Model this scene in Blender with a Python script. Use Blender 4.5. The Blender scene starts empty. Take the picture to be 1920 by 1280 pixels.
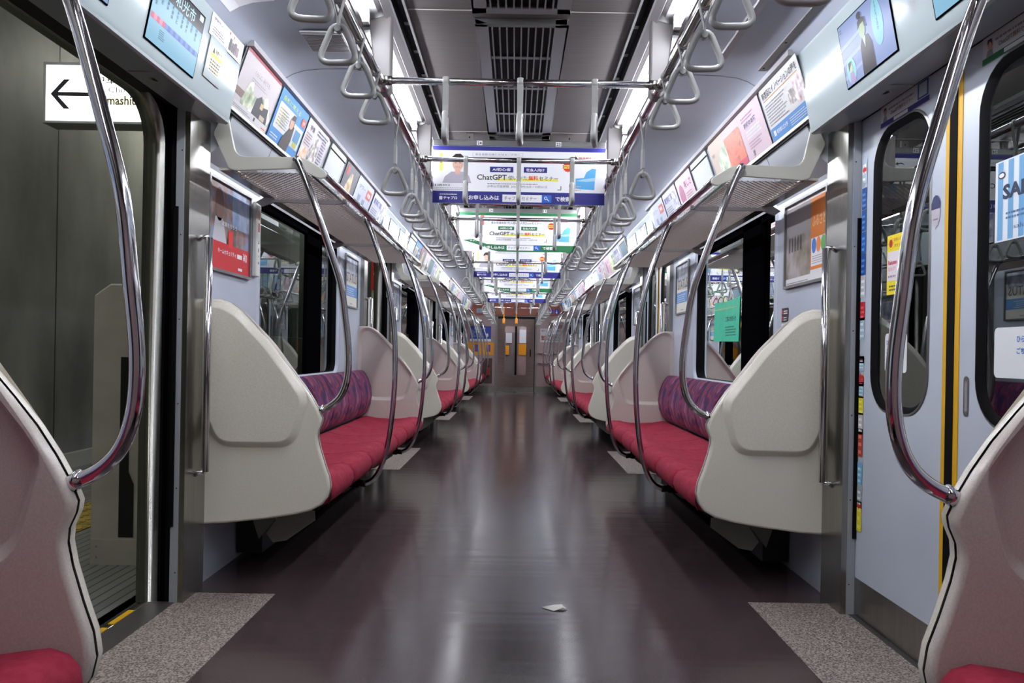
import bpy, bmesh, math, random
from mathutils import Vector, Matrix
SC = bpy.context.scene
COL = SC.collection
PI = math.pi
rnd = random.Random(7)

# ------------------------------------------------------------ camera
cam_data = bpy.data.cameras.new('camera')
cam_data.sensor_width = 36.0
cam_data.lens = 1462 / 1920 * 36
cam_data.shift_x = -7 / 1920
cam_data.shift_y = 22 / 1920
cam_data.clip_start = 0.05
cam_data.clip_end = 200
camera = bpy.data.objects.new('camera', cam_data)
COL.objects.link(camera)
camera.matrix_world = Matrix.Translation((0, 0, 1.0)) @ Matrix.Rotation(PI / 2, 4, 'X') @ Matrix.Rotation(math.radians(1.0), 4, 'Z')
SC.camera = camera

# ------------------------------------------------------------ world, exposure
w = bpy.data.worlds.new('world')
SC.world = w
w.use_nodes = True
w.node_tree.nodes['Background'].inputs[0].default_value = (0.02, 0.023, 0.026, 1)
w.node_tree.nodes['Background'].inputs[1].default_value = 0.12
SC.view_settings.view_transform = 'Standard'
SC.view_settings.look = 'None'
SC.view_settings.gamma = 1
SC.view_settings.use_curve_mapping = False
SC.view_settings.exposure = 1.1
TUBE_POWER = 30.0          # emission of the fluorescent tubes
TUBE_COLOR = (0.90, 0.93, 1.0)

# ------------------------------------------------------------ colours and materials
def lin(c):
    return tuple(((v / 255) / 12.92 if v / 255 <= 0.04045 else (((v / 255) + 0.055) / 1.055) ** 2.4) for v in c) + (1.0,)

MATS = {}
def mat(name, rgb, rough=0.5, metal=0.0, noise=0.0, scale=20.0, stretch=None, bump=0.0, bscale=60.0, coat=0.0,
        emit=0.0, ecol=None, rgb2=None, ramp=None, detail=3.0, spec=None, sheen=0.0):
    if name in MATS:
        return MATS[name]
    m = bpy.data.materials.new(name)
    m.use_nodes = True
    nt = m.node_tree
    b = nt.nodes['Principled BSDF']
    b.inputs['Base Color'].default_value = lin(rgb)
    b.inputs['Roughness'].default_value = rough
    b.inputs['Metallic'].default_value = metal
    b.inputs['Coat Weight'].default_value = coat
    b.inputs['Coat Roughness'].default_value = 0.08
    if sheen: b.inputs['Sheen Weight'].default_value = sheen
    if spec is not None: b.inputs['Specular IOR Level'].default_value = spec
    if emit:
        b.inputs['Emission Color'].default_value = lin(ecol or rgb)
        b.inputs['Emission Strength'].default_value = emit
    if noise or ramp or bump:
        tc = nt.nodes.new('ShaderNodeTexCoord')
        mp = nt.nodes.new('ShaderNodeMapping')
        if stretch: mp.inputs['Scale'].default_value = stretch
        nt.links.new(tc.outputs['Object'], mp.inputs['Vector'])
        if noise or ramp:
            n = nt.nodes.new('ShaderNodeTexNoise')
            n.inputs['Scale'].default_value = scale
            n.inputs['Detail'].default_value = detail
            nt.links.new(mp.outputs[0], n.inputs['Vector'])
            r = nt.nodes.new('ShaderNodeValToRGB')
            if ramp:
                els = r.color_ramp.elements
                while len(els) < len(ramp): els.new(0.5)
                for e, (p, c) in zip(els, ramp):
                    e.position = p; e.color = lin(c)
            else:
                c2 = rgb2 or tuple(max(0, v * (1 - noise)) for v in rgb)
                r.color_ramp.elements[0].position = 0.36; r.color_ramp.elements[0].color = lin(c2)
                r.color_ramp.elements[1].position = 0.64; r.color_ramp.elements[1].color = lin(rgb)
            nt.links.new(n.outputs['Fac'], r.inputs[0])
            nt.links.new(r.outputs[0], b.inputs['Base Color'])
            if emit: nt.links.new(r.outputs[0], b.inputs['Emission Color'])
        if bump:
            n2 = nt.nodes.new('ShaderNodeTexNoise')
            n2.inputs['Scale'].default_value = bscale
            nt.links.new(mp.outputs[0], n2.inputs['Vector'])
            bp = nt.nodes.new('ShaderNodeBump')
            bp.inputs['Strength'].default_value = bump
            bp.inputs['Distance'].default_value = 0.01
            nt.links.new(n2.outputs['Fac'], bp.inputs['Height'])
            nt.links.new(bp.outputs[0], b.inputs['Normal'])
    MATS[name] = m
    return m

def flat(rgb, rough=0.55):
    rgb = tuple(int(v) for v in rgb)
    return mat('paint_%02x%02x%02x' % rgb, rgb, rough)
def glow(rgb, e=1.0):
    rgb = tuple(int(v) for v in rgb)
    m = mat('screen_%02x%02x%02x' % rgb, (4, 4, 5), 0.25, emit=e * 0.52, ecol=rgb, spec=0.08)
    return m
def photo(c1, c2, c3, scale=14):
    return mat('print_%s_%d' % ('_'.join('%02x%02x%02x' % c for c in (c1, c2, c3)), scale), c1, 0.45, scale=scale,
               ramp=[(0.3, c1), (0.5, c2), (0.66, c3)], detail=6)

def glass_mat(name, tint, ior=1.8):
    m = bpy.data.materials.new(name); m.use_nodes = True
    nt = m.node_tree
    for n in list(nt.nodes):
        if n.type != 'OUTPUT_MATERIAL': nt.nodes.remove(n)
    out = [n for n in nt.nodes][0]
    t = nt.nodes.new('ShaderNodeBsdfTransparent'); t.inputs[0].default_value = (*tint, 1)
    g = nt.nodes.new('ShaderNodeBsdfGlossy'); g.inputs['Roughness'].default_value = 0.0
    g.inputs['Color'].default_value = (0.9, 0.95, 0.93, 1)
    f = nt.nodes.new('ShaderNodeFresnel'); f.inputs[0].default_value = ior
    mx = nt.nodes.new('ShaderNodeMixShader')
    nt.links.new(f.outputs[0], mx.inputs[0]); nt.links.new(t.outputs[0], mx.inputs[1]); nt.links.new(g.outputs[0], mx.inputs[2])
    nt.links.new(mx.outputs[0], out.inputs[0])
    MATS[name] = m
    return m

M = dict(
    steel=mat('brushed_steel', (168, 166, 160), 0.27, 1.0, noise=0.07, scale=10, stretch=(8, 8, 0.4)),
    chrome=mat('chrome', (205, 203, 206), 0.09, 1.0),
    alu=mat('satin_aluminium', (146, 146, 146), 0.35, 0.9),
    dark=mat('black_rubber', (11, 10, 13), 0.75, spec=0.12),
    gloss_black=mat('gloss_black', (7, 6, 9), 0.7, spec=0.0),
    wall=mat('pale_blue_wall', (192, 200, 214), 0.22, noise=0.03, scale=3, bump=0.03, bscale=5),
    reveal=mat('window_surround', (196, 204, 218), 0.2, bump=0.02, bscale=5),
    cover=mat('sloped_cover', (156, 160, 166), 0.3),
    lining=mat('ceiling_side', (162, 168, 182), 0.32, noise=0.05, scale=2),
    centre=mat('ceiling_centre', (92, 85, 83), 0.55, noise=0.1, scale=3, stretch=(1, 30, 1)),
    cove=mat('light_cove', (120, 115, 115), 0.4),
    trimm=mat('grey_trim', (146, 144, 146), 0.4),
    slot=mat('slot_black', (10, 9, 11), 0.7),
    header=mat('header_housing', (152, 162, 164), 0.14, noise=0.02, scale=3, spec=0.2),
    under=mat('header_underside', (150, 156, 166), 0.15),
    panel=mat('warm_grey_moulding', (226, 220, 206), 0.25, noise=0.05, scale=260, detail=2),
    panel2=mat('shaded_mauve_moulding', (208, 198, 190), 0.25, noise=0.05, scale=260, detail=2),  # mauve seat side, darkened and tinted in colour for dim light and seat bounce
    bracket=mat('cream_grey_paint', (196, 194, 184), 0.35),
    strap=mat('strap_grey_plastic', (156, 156, 154), 0.3),
    belt=mat('strap_belt', (150, 150, 148), 0.6),
    doorp=mat('door_paint', (194, 201, 213), 0.3, noise=0.02, scale=3),
    yellow=mat('safety_yellow', (222, 170, 20), 0.5),
    mesh=mat('rack_mesh_metal', (190, 182, 174), 0.4, 0.5),
    brown=mat('end_header_brown', (156, 78, 50), 0.3),
    endwall=mat('end_wall_mauve', (176, 152, 150), 0.35, noise=0.05, scale=2),
    enddoor=mat('gangway_door_paint', (140, 118, 112), 0.28, noise=0.08, scale=4, stretch=(1, 1, 8)),
    orange=mat('priority_orange', (236, 158, 10), 0.45),
    red_seat=mat('seat_moquette', (160, 46, 68), 0.9, noise=0.22, scale=40, bump=0.25, bscale=350, rgb2=(146, 34, 56), spec=0.25),
    wallst=mat('station_wall', (148, 150, 144), 0.5, noise=0.4, scale=1.1, stretch=(1, 1, 0.5), detail=8),
    gate=mat('platform_gate_paint', (196, 192, 180), 0.45, noise=0.08, scale=4),
    tactile=mat('tactile_yellow', (186, 160, 60), 0.7, noise=0.2, scale=9),
    tunnel=mat('tunnel_concrete', (46, 50, 52), 0.9, noise=0.4, scale=2),
    white=flat((235, 235, 236)),
    glass=glass_mat('window_glass', (0.27, 0.33, 0.31), 1.8),
    dglass=glass_mat('door_glass', (0.40, 0.47, 0.46), 2.4),
    eglass=glass_mat('gangway_glass', (0.85, 0.86, 0.86), 1.35),
)
def tube_mat():
    m = bpy.data.materials.new('fluorescent_tube'); m.use_nodes = True
    b = m.node_tree.nodes['Principled BSDF']
    b.inputs['Base Color'].default_value = (0.9, 0.9, 0.9, 1)
    b.inputs['Emission Color'].default_value = (*TUBE_COLOR, 1)
    b.inputs['Emission Strength'].default_value = TUBE_POWER
    return m
M['tube'] = tube_mat()

def backrest_mat():
    m = bpy.data.materials.new('backrest_moquette'); m.use_nodes = True
    nt = m.node_tree; b = nt.nodes['Principled BSDF']
    b.inputs['Roughness'].default_value = 0.9
    tc = nt.nodes.new('ShaderNodeTexCoord'); mp = nt.nodes.new('ShaderNodeMapping')
    mp.inputs['Rotation'].default_value = (math.radians(20), 0, 0)
    mp.inputs['Scale'].default_value = (1.5, 13, 5.5)
    n = nt.nodes.new('ShaderNodeTexNoise'); n.inputs['Scale'].default_value = 1.0; n.inputs['Detail'].default_value = 2.0; n.inputs['Distortion'].default_value = 0.3
    r = nt.nodes.new('ShaderNodeValToRGB'); els = r.color_ramp.elements
    cols = [(0.28, (46, 42, 92)), (0.38, (96, 42, 86)), (0.44, (158, 66, 90)), (0.49, (78, 58, 110)), (0.54, (116, 48, 90)),
            (0.59, (150, 104, 140)), (0.65, (170, 76, 90)), (0.74, (56, 50, 100))]
    while len(els) < len(cols): els.new(0.5)
    for e, (p, c) in zip(els, cols): e.position = p; e.color = lin(c)
    nt.links.new(tc.outputs['Object'], mp.inputs[0]); nt.links.new(mp.outputs[0], n.inputs['Vector'])
    nt.links.new(n.outputs['Fac'], r.inputs[0]); nt.links.new(r.outputs[0], b.inputs['Base Color'])
    return m
M['backrest'] = backrest_mat()

def floor_mat():
    """dark speckled glossy vinyl, the reflections drawn out sideways by shallow waves"""
    m = bpy.data.materials.new('floor_vinyl'); m.use_nodes = True
    nt = m.node_tree; b = nt.nodes['Principled BSDF']
    tc = nt.nodes.new('ShaderNodeTexCoord')
    n = nt.nodes.new('ShaderNodeTexNoise'); n.inputs['Scale'].default_value = 380; n.inputs['Detail'].default_value = 2
    r = nt.nodes.new('ShaderNodeValToRGB')
    r.color_ramp.elements[0].position = 0.38; r.color_ramp.elements[0].color = lin((60, 49, 51))
    r.color_ramp.elements[1].position = 0.62; r.color_ramp.elements[1].color = lin((86, 72, 74))
    nt.links.new(tc.outputs['Object'], n.inputs['Vector']); nt.links.new(n.outputs['Fac'], r.inputs[0])
    nt.links.new(r.outputs[0], b.inputs['Base Color'])
    mp = nt.nodes.new('ShaderNodeMapping'); mp.inputs['Scale'].default_value = (0.35, 5, 1)
    n2 = nt.nodes.new('ShaderNodeTexNoise'); n2.inputs['Scale'].default_value = 2.2; n2.inputs['Detail'].default_value = 1.0
    nt.links.new(tc.outputs['Object'], mp.inputs[0]); nt.links.new(mp.outputs[0], n2.inputs['Vector'])
    bp = nt.nodes.new('ShaderNodeBump'); bp.inputs['Strength'].default_value = 0.10; bp.inputs['Distance'].default_value = 0.012
    nt.links.new(n2.outputs['Fac'], bp.inputs['Height']); nt.links.new(bp.outputs[0], b.inputs['Normal'])
    n3 = nt.nodes.new('ShaderNodeTexNoise'); n3.inputs['Scale'].default_value = 2.2
    mr = nt.nodes.new('ShaderNodeMapRange'); mr.inputs['To Min'].default_value = 0.13; mr.inputs['To Max'].default_value = 0.20
    nt.links.new(tc.outputs['Object'], n3.inputs['Vector']); nt.links.new(n3.outputs['Fac'], mr.inputs[0])
    nt.links.new(mr.outputs[0], b.inputs['Roughness'])
    return m
M['floor'] = floor_mat()
def mat_grain():
    m = bpy.data.materials.new('entrance_mat'); m.use_nodes = True
    nt = m.node_tree; b = nt.nodes['Principled BSDF']; b.inputs['Roughness'].default_value = 0.6
    tc = nt.nodes.new('ShaderNodeTexCoord')
    n = nt.nodes.new('ShaderNodeTexNoise'); n.inputs['Scale'].default_value = 160; n.inputs['Detail'].default_value = 3
    r = nt.nodes.new('ShaderNodeValToRGB')
    r.color_ramp.elements[0].position = 0.40; r.color_ramp.elements[0].color = lin((78, 70, 68))
    r.color_ramp.elements[1].position = 0.60; r.color_ramp.elements[1].color = lin((172, 158, 150))
    nt.links.new(tc.outputs['Object'], n.inputs['Vector']); nt.links.new(n.outputs['Fac'], r.inputs[0])
    nt.links.new(r.outputs[0], b.inputs['Base Color'])
    bp = nt.nodes.new('ShaderNodeBump'); bp.inputs['Strength'].default_value = 0.3; bp.inputs['Distance'].default_value = 0.003
    nt.links.new(n.outputs['Fac'], bp.inputs['Height']); nt.links.new(bp.outputs[0], b.inputs['Normal'])
    return m
M['mat'] = mat_grain()
def paving_mat():
    m = bpy.data.materials.new('platform_paving'); m.use_nodes = True
    nt = m.node_tree; b = nt.nodes['Principled BSDF']; b.inputs['Roughness'].default_value = 0.6
    tc = nt.nodes.new('ShaderNodeTexCoord')
    br = nt.nodes.new('ShaderNodeTexBrick'); br.inputs['Scale'].default_value = 1.0
    br.inputs['Color1'].default_value = lin((120, 120, 118)); br.inputs['Color2'].default_value = lin((104, 104, 104))
    br.inputs['Mortar'].default_value = lin((34, 34, 36)); br.inputs['Mortar Size'].default_value = 0.004
    br.inputs['Brick Width'].default_value = 3.0; br.inputs['Row Height'].default_value = 0.05
    mp = nt.nodes.new('ShaderNodeMapping'); mp.inputs['Rotation'].default_value = (0, 0, PI / 2)
    nt.links.new(tc.outputs['Object'], mp.inputs[0]); nt.links.new(mp.outputs[0], br.inputs['Vector'])
    nt.links.new(br.outputs['Color'], b.inputs['Base Color'])
    return m
M['paving'] = paving_mat()

# ------------------------------------------------------------ mesh building
class MB:
    def __init__(self):
        self.v = []; self.f = []; self.mi = []; self.sm = []; self.mats = []
    def m(self, mt):
        if mt not in self.mats: self.mats.append(mt)
        return self.mats.index(mt)
    def add(self, vs, fs, mt, smooth=False):
        o = len(self.v); k = self.m(mt)
        self.v += [tuple(x) for x in vs]
        for f in fs:
            self.f.append(tuple(i + o for i in f)); self.mi.append(k); self.sm.append(smooth)
        return self
    def box(self, x0, x1, y0, y1, z0, z1, mt):
        vs = [(x, y, z) for x in (x0, x1) for y in (y0, y1) for z in (z0, z1)]
        return self.add(vs, [(0, 1, 3, 2), (4, 6, 7, 5), (0, 4, 5, 1), (2, 3, 7, 6), (0, 2, 6, 4), (1, 5, 7, 3)], mt)
    def prism(self, poly, a, b, axis, mt, smooth=False):
        """extrude a 2-D polygon along axis; axis y: poly is (x,z); axis x: (y,z); axis z: (x,y)"""
        n = len(poly)
        def P(p, t):
            return (p[0], t, p[1]) if axis == 'y' else ((t, p[0], p[1]) if axis == 'x' else (p[0], p[1], t))
        vs = [P(p, a) for p in poly] + [P(p, b) for p in poly]
        fs = [tuple(range(n))[::-1], tuple(range(n, 2 * n))]
        self.add(vs, fs, mt)
        self.add(vs, [(i, (i + 1) % n, (i + 1) % n + n, i + n) for i in range(n)], mt, smooth)
        return self
    def strip(self, poly, a, b, axis, mt, th=0.004, smooth=True):
        """open profile line extruded, with thickness th away along its normal"""
        n = len(poly)
        nr = []
        for i in range(n):
            p0 = poly[max(0, i - 1)]; p1 = poly[min(n - 1, i + 1)]
            dx, dz = p1[0] - p0[0], p1[1] - p0[1]; L = math.hypot(dx, dz) or 1
            nr.append((-dz / L * th, dx / L * th))
        q = list(poly) + [(poly[i][0] + nr[i][0], poly[i][1] + nr[i][1]) for i in reversed(range(n))]
        return self.prism_strip(q, a, b, axis, mt, n)
    def prism_strip(self, q, a, b, axis, mt, n):
        N = len(q)
        def P(p, t):
            return (p[0], t, p[1]) if axis == 'y' else ((t, p[0], p[1]) if axis == 'x' else (p[0], p[1], t))
        vs = [P(p, a) for p in q] + [P(p, b) for p in q]
        fs = [(i, (i + 1) % N, (i + 1) % N + N, i + N) for i in range(N)]
        self.add(vs, fs, mt)
        for i in range(n - 1):
            j = N - 1 - i
            self.add([vs[i], vs[i + 1], vs[j - 1], vs[j]], [(3, 2, 1, 0)], mt)
            self.add([vs[i + N], vs[i + 1 + N], vs[j - 1 + N], vs[j + N]], [(0, 1, 2, 3)], mt)
        return self
    def tube(self, path, r, mt, n=10, closed=False, caps=True, flat=None):
        pts = [Vector(p) for p in path]
        if not closed and len(pts) < 2: return self
        N = len(pts); rings = []
        ref = None
        for i, p in enumerate(pts):
            if closed: t = pts[(i + 1) % N] - pts[i - 1]
            else: t = pts[min(N - 1, i + 1)] - pts[max(0, i - 1)]
            t.normalize()
            if ref is None:
                ref = Vector((0, 1, 0)) if abs(t.y) < 0.9 else Vector((0, 0, 1))
            u = (ref - t * ref.dot(t)).normalized(); ref = u
            v = t.cross(u)
            ra, rb = (r, r) if flat is None else flat
            rings.append([p + u * math.cos(2 * PI * k / n) * ra + v * math.sin(2 * PI * k / n) * rb for k in range(n)])
        vs = [q for rg in rings for q in rg]; fs = []
        for i in range(N if closed else N - 1):
            j = (i + 1) % N
            for k in range(n):
                k2 = (k + 1) % n
                fs.append((i * n + k, i * n + k2, j * n + k2, j * n + k))
        self.add(vs, fs, mt, True)
        if caps and not closed:
            self.add(rings[0], [tuple(range(n))[::-1]], mt); self.add(rings[-1], [tuple(range(n))], mt)
        return self
    def build(self, name, parent=None, loc=(0, 0, 0)):
        me = bpy.data.meshes.new(name)
        me.from_pydata(self.v, [], self.f)
        for mt in self.mats: me.materials.append(mt)
        me.polygons.foreach_set('material_index', self.mi)
        me.polygons.foreach_set('use_smooth', self.sm)
        bm = bmesh.new(); bm.from_mesh(me)
        bmesh.ops.remove_doubles(bm, verts=bm.verts, dist=1e-5)
        bmesh.ops.recalc_face_normals(bm, faces=bm.faces)
        bm.to_mesh(me); bm.free()
        me.update()
        o = bpy.data.objects.new(name, me); COL.objects.link(o)
        o.location = loc
        if parent: o.parent = parent
        return o

def fine(o, width=0.004, seg=2, angle=40):
    md = o.modifiers.new('edge', 'BEVEL'); md.width = width; md.segments = seg
    md.limit_method = 'ANGLE'; md.angle_limit = math.radians(angle)
    return o

def tag(o, label=None, cat=None, group=None, kind=None):
    if label: o['label'] = label
    if cat: o['category'] = cat
    if group: o['group'] = group
    if kind: o['kind'] = kind
    return o
def thing(name, loc=(0, 0, 0), label=None, cat=None, group=None):
    o = bpy.data.objects.new(name, None); COL.objects.link(o); o.location = loc
    o.empty_display_size = 0.1
    return tag(o, label, cat, group)
def struct(mb, name, kids=None):
    o = mb.build(name); o['kind'] = 'structure'
    return o
CH = {}
def copy_tree(o, parent=None):
    c = o.copy(); COL.objects.link(c)
    if parent: c.parent = parent
    for ch in list(o.children): copy_tree(ch, c)
    return c
def place(proto, loc, scale=(1, 1, 1), label=None, group=None, rz=0):
    """first call uses the prototype itself, later calls copy it"""
    if proto.get('_used'):
        o = copy_tree(proto)
    else:
        o = proto
    proto['_used'] = 1; o['_used'] = 1
    o.location = loc; o.scale = scale; o.rotation_euler = (0, 0, rz)
    if label: o['label'] = label
    if group: o['group'] = group
    return o

def smooth_path(pts, k=6):
    """Catmull-Rom through 3-D points"""
    P = [Vector(p) for p in pts]; P = [P[0] * 2 - P[1]] + P + [P[-1] * 2 - P[-2]]
    out = []
    for i in range(1, len(P) - 2):
        for j in range(k):
            t = j / k; a, b, c, d = P[i - 1], P[i], P[i + 1], P[i + 2]
            out.append(0.5 * ((2 * b) + (c - a) * t + (2 * a - 5 * b + 4 * c - d) * t * t + (3 * b - a - 3 * c + d) * t ** 3))
    out.append(P[-2])
    return out

def inset(poly, d):
    """offset closed 2-D polygon inwards by d (poly counter-clockwise)"""
    n = len(poly); out = []
    for i in range(n):
        p0, p, p1 = poly[i - 1], poly[i], poly[(i + 1) % n]
        def nrm(a, b):
            dx, dy = b[0] - a[0], b[1] - a[1]; L = math.hypot(dx, dy) or 1e-9
            return (-dy / L, dx / L)
        n0, n1 = nrm(p0, p), nrm(p, p1)
        mx, my = n0[0] + n1[0], n0[1] + n1[1]; L2 = mx * mx + my * my
        k = min(2 * d / L2, 2 * d) if L2 > 1e-6 else d
        out.append((p[0] + mx * k, p[1] + my * k))
    return out
def area(poly):
    return 0.5 * sum(poly[i - 1][0] * poly[i][1] - poly[i][0] * poly[i - 1][1] for i in range(len(poly)))
def ccw(poly):
    return poly if area(poly) > 0 else poly[::-1]
def rrect(a0, b0, a1, b1, r, n=5):
    out = []
    for (cx, cy, s) in ((a1 - r, b0 + r, -PI / 2), (a1 - r, b1 - r, 0), (a0 + r, b1 - r, PI / 2), (a0 + r, b0 + r, PI)):
        for k in range(n + 1):
            t = s + PI / 2 * k / n
            out.append((cx + r * math.cos(t), cy + r * math.sin(t)))
    return out
def round_poly(poly, r=0.03, n=3):
    """soften the corners of a closed polygon"""
    out = []; N = len(poly)
    for i in range(N):
        p0, p, p1 = Vector(poly[i - 1]), Vector(poly[i]), Vector(poly[(i + 1) % N])
        d0 = min(r, (p - p0).length * 0.45); d1 = min(r, (p1 - p).length * 0.45)
        a = p + (p0 - p).normalized() * d0; b = p + (p1 - p).normalized() * d1
        for k in range(n + 1):
            t = k / n
            out.append(tuple(a * (1 - t) ** 2 + p * 2 * t * (1 - t) + b * t * t))
    return out
def plate_with_hole(mb, outer, hole, P, mt):
    """fill between outer polygon and hole polygon, P maps 2-D to 3-D"""
    bm = bmesh.new()
    ov = [bm.verts.new((p[0], p[1], 0)) for p in outer]; es = [bm.edges.new((ov[i - 1], ov[i])) for i in range(len(ov))]
    hv = [bm.verts.new((p[0], p[1], 0)) for p in hole]; es += [bm.edges.new((hv[i - 1], hv[i])) for i in range(len(hv))]
    bmesh.ops.triangle_fill(bm, edges=es, use_beauty=True)
    bm.verts.index_update()
    mb.add([P(v.co.x, v.co.y) for v in bm.verts], [tuple(v.index for v in f.verts) for f in bm.faces], mt)
    bm.free()

# ------------------------------------------------------------ printed and lettered boards
TXT = {}
def text_geo(s, bold=0.0):
    key = (s, bold)
    if key in TXT: return TXT[key]
    cu = bpy.data.curves.new('t', 'FONT'); cu.body = s; cu.size = 1.0; cu.resolution_u = 2; cu.offset = bold
    o = bpy.data.objects.new('t', cu); COL.objects.link(o)
    dg = bpy.context.evaluated_depsgraph_get()
    me = bpy.data.meshes.new_from_object(o.evaluated_get(dg))
    vs = [(v.co.x, v.co.y) for v in me.vertices]; fs = [tuple(p.vertices) for p in me.polygons]
    bpy.data.objects.remove(o); bpy.data.curves.remove(cu); bpy.data.meshes.remove(me)
    if not vs: vs = [(0, 0)]
    x0 = min(v[0] for v in vs); x1 = max(v[0] for v in vs); y0 = min(v[1] for v in vs); y1 = max(v[1] for v in vs)
    TXT[key] = (vs, fs, x0, x1, y0, y1)
    return TXT[key]

class Board:
    """flat printed thing in its own (u, v) plane, n is the layer height in 0.5 mm steps"""
    LZ = 0.0005
    def __init__(self): self.items = []
    def poly(self, pts, mt, n=1):
        self.items.append(([(p[0], p[1]) for p in pts], [tuple(range(len(pts)))], mt, n)); return self
    def rect(self, u0, v0, u1, v1, mt, n=1): return self.poly([(u0, v0), (u1, v0), (u1, v1), (u0, v1)], mt, n)
    def rr(self, u0, v0, u1, v1, r, mt, n=1): return self.poly(rrect(u0, v0, u1, v1, r, 4), mt, n)
    def disc(self, cu, cv, ru, rv, mt, n=1, k=20):
        return self.poly([(cu + ru * math.cos(2 * PI * i / k), cv + rv * math.sin(2 * PI * i / k)) for i in range(k)], mt, n)
    def star(self, cu, cv, r, mt, n=1, k=14):
        return self.poly([(cu + (r if i % 2 else r * 0.8) * math.cos(PI * i / k), cv + (r if i % 2 else r * 0.8) * math.sin(PI * i / k)) for i in range(2 * k)], mt, n)
    def text(self, s, u0, v0, h, mt, width=None, n=2, bold=0.0, vertical=False):
        """text in a box: h is the glyph height, width stretches the line to fit"""
        if vertical:
            for i, ch in enumerate(s): self.text(ch, u0, v0 - i * h * 1.12, h, mt, h * 0.9, n, bold)
            return self
        vs, fs, x0, x1, y0, y1 = text_geo(s, bold)
        k = h / max(0.3, (y1 - y0)); kx = k
        if width: kx = width / max(1e-3, (x1 - x0))
        self.items.append(([(u0 + (x - x0) * kx, v0 + (y - y0) * k) for x, y in vs], fs, mt, n)); return self
    def lines(self, u0, v0, u1, v1, rows, mt, n=1, seed=1, fill=0.45):
        """rows of small print: broken strokes the size of the small type"""
        r = random.Random(seed); dv = (v1 - v0) / rows
        for i in range(rows):
            u = u0; end = u1 - r.random() * (u1 - u0) * 0.25
            while u < end:
                wd = dv * r.uniform(0.5, 1.6)
                self.rect(u, v0 + i * dv, min(u + wd, end), v0 + (i + fill) * dv, mt, n); u += wd + dv * 0.25
        return self
    def mb(self, org, U, V, th=0.0, base=None, size=None):
        org, U, V = Vector(org), Vector(U).normalized(), Vector(V).normalized(); Nn = U.cross(V)
        b = MB()
        if base is not None:
            w_, h_ = size
            c = [org + U * x + V * y - Nn * z for z in (0, th) for (x, y) in ((0, 0), (w_, 0), (w_, h_), (0, h_))]
            b.add(c, [(0, 1, 2, 3), (7, 6, 5, 4), (0, 4, 5, 1), (1, 5, 6, 2), (2, 6, 7, 3), (3, 7, 4, 0)], base)
        self.faces = []
        for pts, fs, mt, n in self.items:
            b.add([org + U * p[0] + V * p[1] + Nn * (n * self.LZ) for p in pts], fs, mt)
        return b
    def build(self, name, org, U, V, th=0.003, base=None, size=(1, 1), parent=None):
        b = self.mb(org, U, V, th, base, size)
        me = bpy.data.meshes.new(name); me.from_pydata([tuple(v) for v in b.v], [], b.f)
        for mt in b.mats: me.materials.append(mt)
        me.polygons.foreach_set('material_index', b.mi); me.update()
        o = bpy.data.objects.new(name, me); COL.objects.link(o)
        if parent: o.parent = parent
        return o
# directions of reading for boards on the two side walls and facing down the car
UL, UR, UF, VZ = (0, 1, 0), (0, -1, 0), (1, 0, 0), (0, 0, 1)

# ------------------------------------------------------------ plan of the car
SIDE = {-1: 'platform-side', 1: 'closed-door-side'}
SN = {-1: 'left', 1: 'right'}
NTH = ['first', 'second', 'third', 'fourth', 'fifth', 'sixth', 'seventh', 'eighth', 'ninth', 'tenth', 'eleventh', 'twelfth', 'thirteenth',
       'fourteenth', 'fifteenth', 'sixteenth', 'seventeenth', 'eighteenth', 'nineteenth', 'twentieth', '21st', '22nd', '23rd', '24th', '25th',
       '26th', '27th', '28th', '29th', '30th', '31st', '32nd', '33rd', '34th', '35th', '36th', '37th', '38th', '39th', '40th',
       '41st', '42nd', '43rd', '44th', '45th', '46th', '47th', '48th', '49th', '50th', '51st', '52nd', '53rd', '54th', '55th', '56th', '57th', '58th', '59th', '60th']
REAR, END = -0.62, 20.0
BENCH = [(None, 1.42), (3.25, 6.52), (8.15, 11.42), (13.05, 16.32), (17.95, None)]
DOORC = [2.40, 7.36, 12.26, 17.16]
HW = 0.65
def bname(i): return NTH[4 - i]          # benches and doors are counted from the far wall
def dname(i): return NTH[3 - i]

# ------------------------------------------------------------ floor and ceiling
b = MB(); b.box(-1.42, 1.42, REAR - 0.1, END + 3.2, -0.06, 0.0, M['floor']); struct(b, 'floor')
for s in (-1, 1):
    for i, c in enumerate(DOORC):
        b = MB(); y0 = (BENCH[i][1] + 0.06); y1 = BENCH[i + 1][0] - 0.07
        b.box(min(s * 0.965, s * 1.318), max(s * 0.965, s * 1.318), y0, y1, 0.0, 0.002, M['mat'])
        o = b.build('entrance_mat')
        tag(o, 'grey speckled floor mat inside the %s %s doorway from the far wall' % (dname(i), SIDE[s]), 'floor mat', 'speckled mats inside the doorways')
        b = MB()
        b.box(min(s * 1.318, s * 1.42), max(s * 1.318, s * 1.42), c - HW - 0.02, c + HW + 0.02, 0.0, 0.004, mat('sill_metal', (96, 92, 92), 0.4, 0.6))
        o = struct(b, 'trim_%d' % (10 + i + (4 if s > 0 else 0)))

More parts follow.
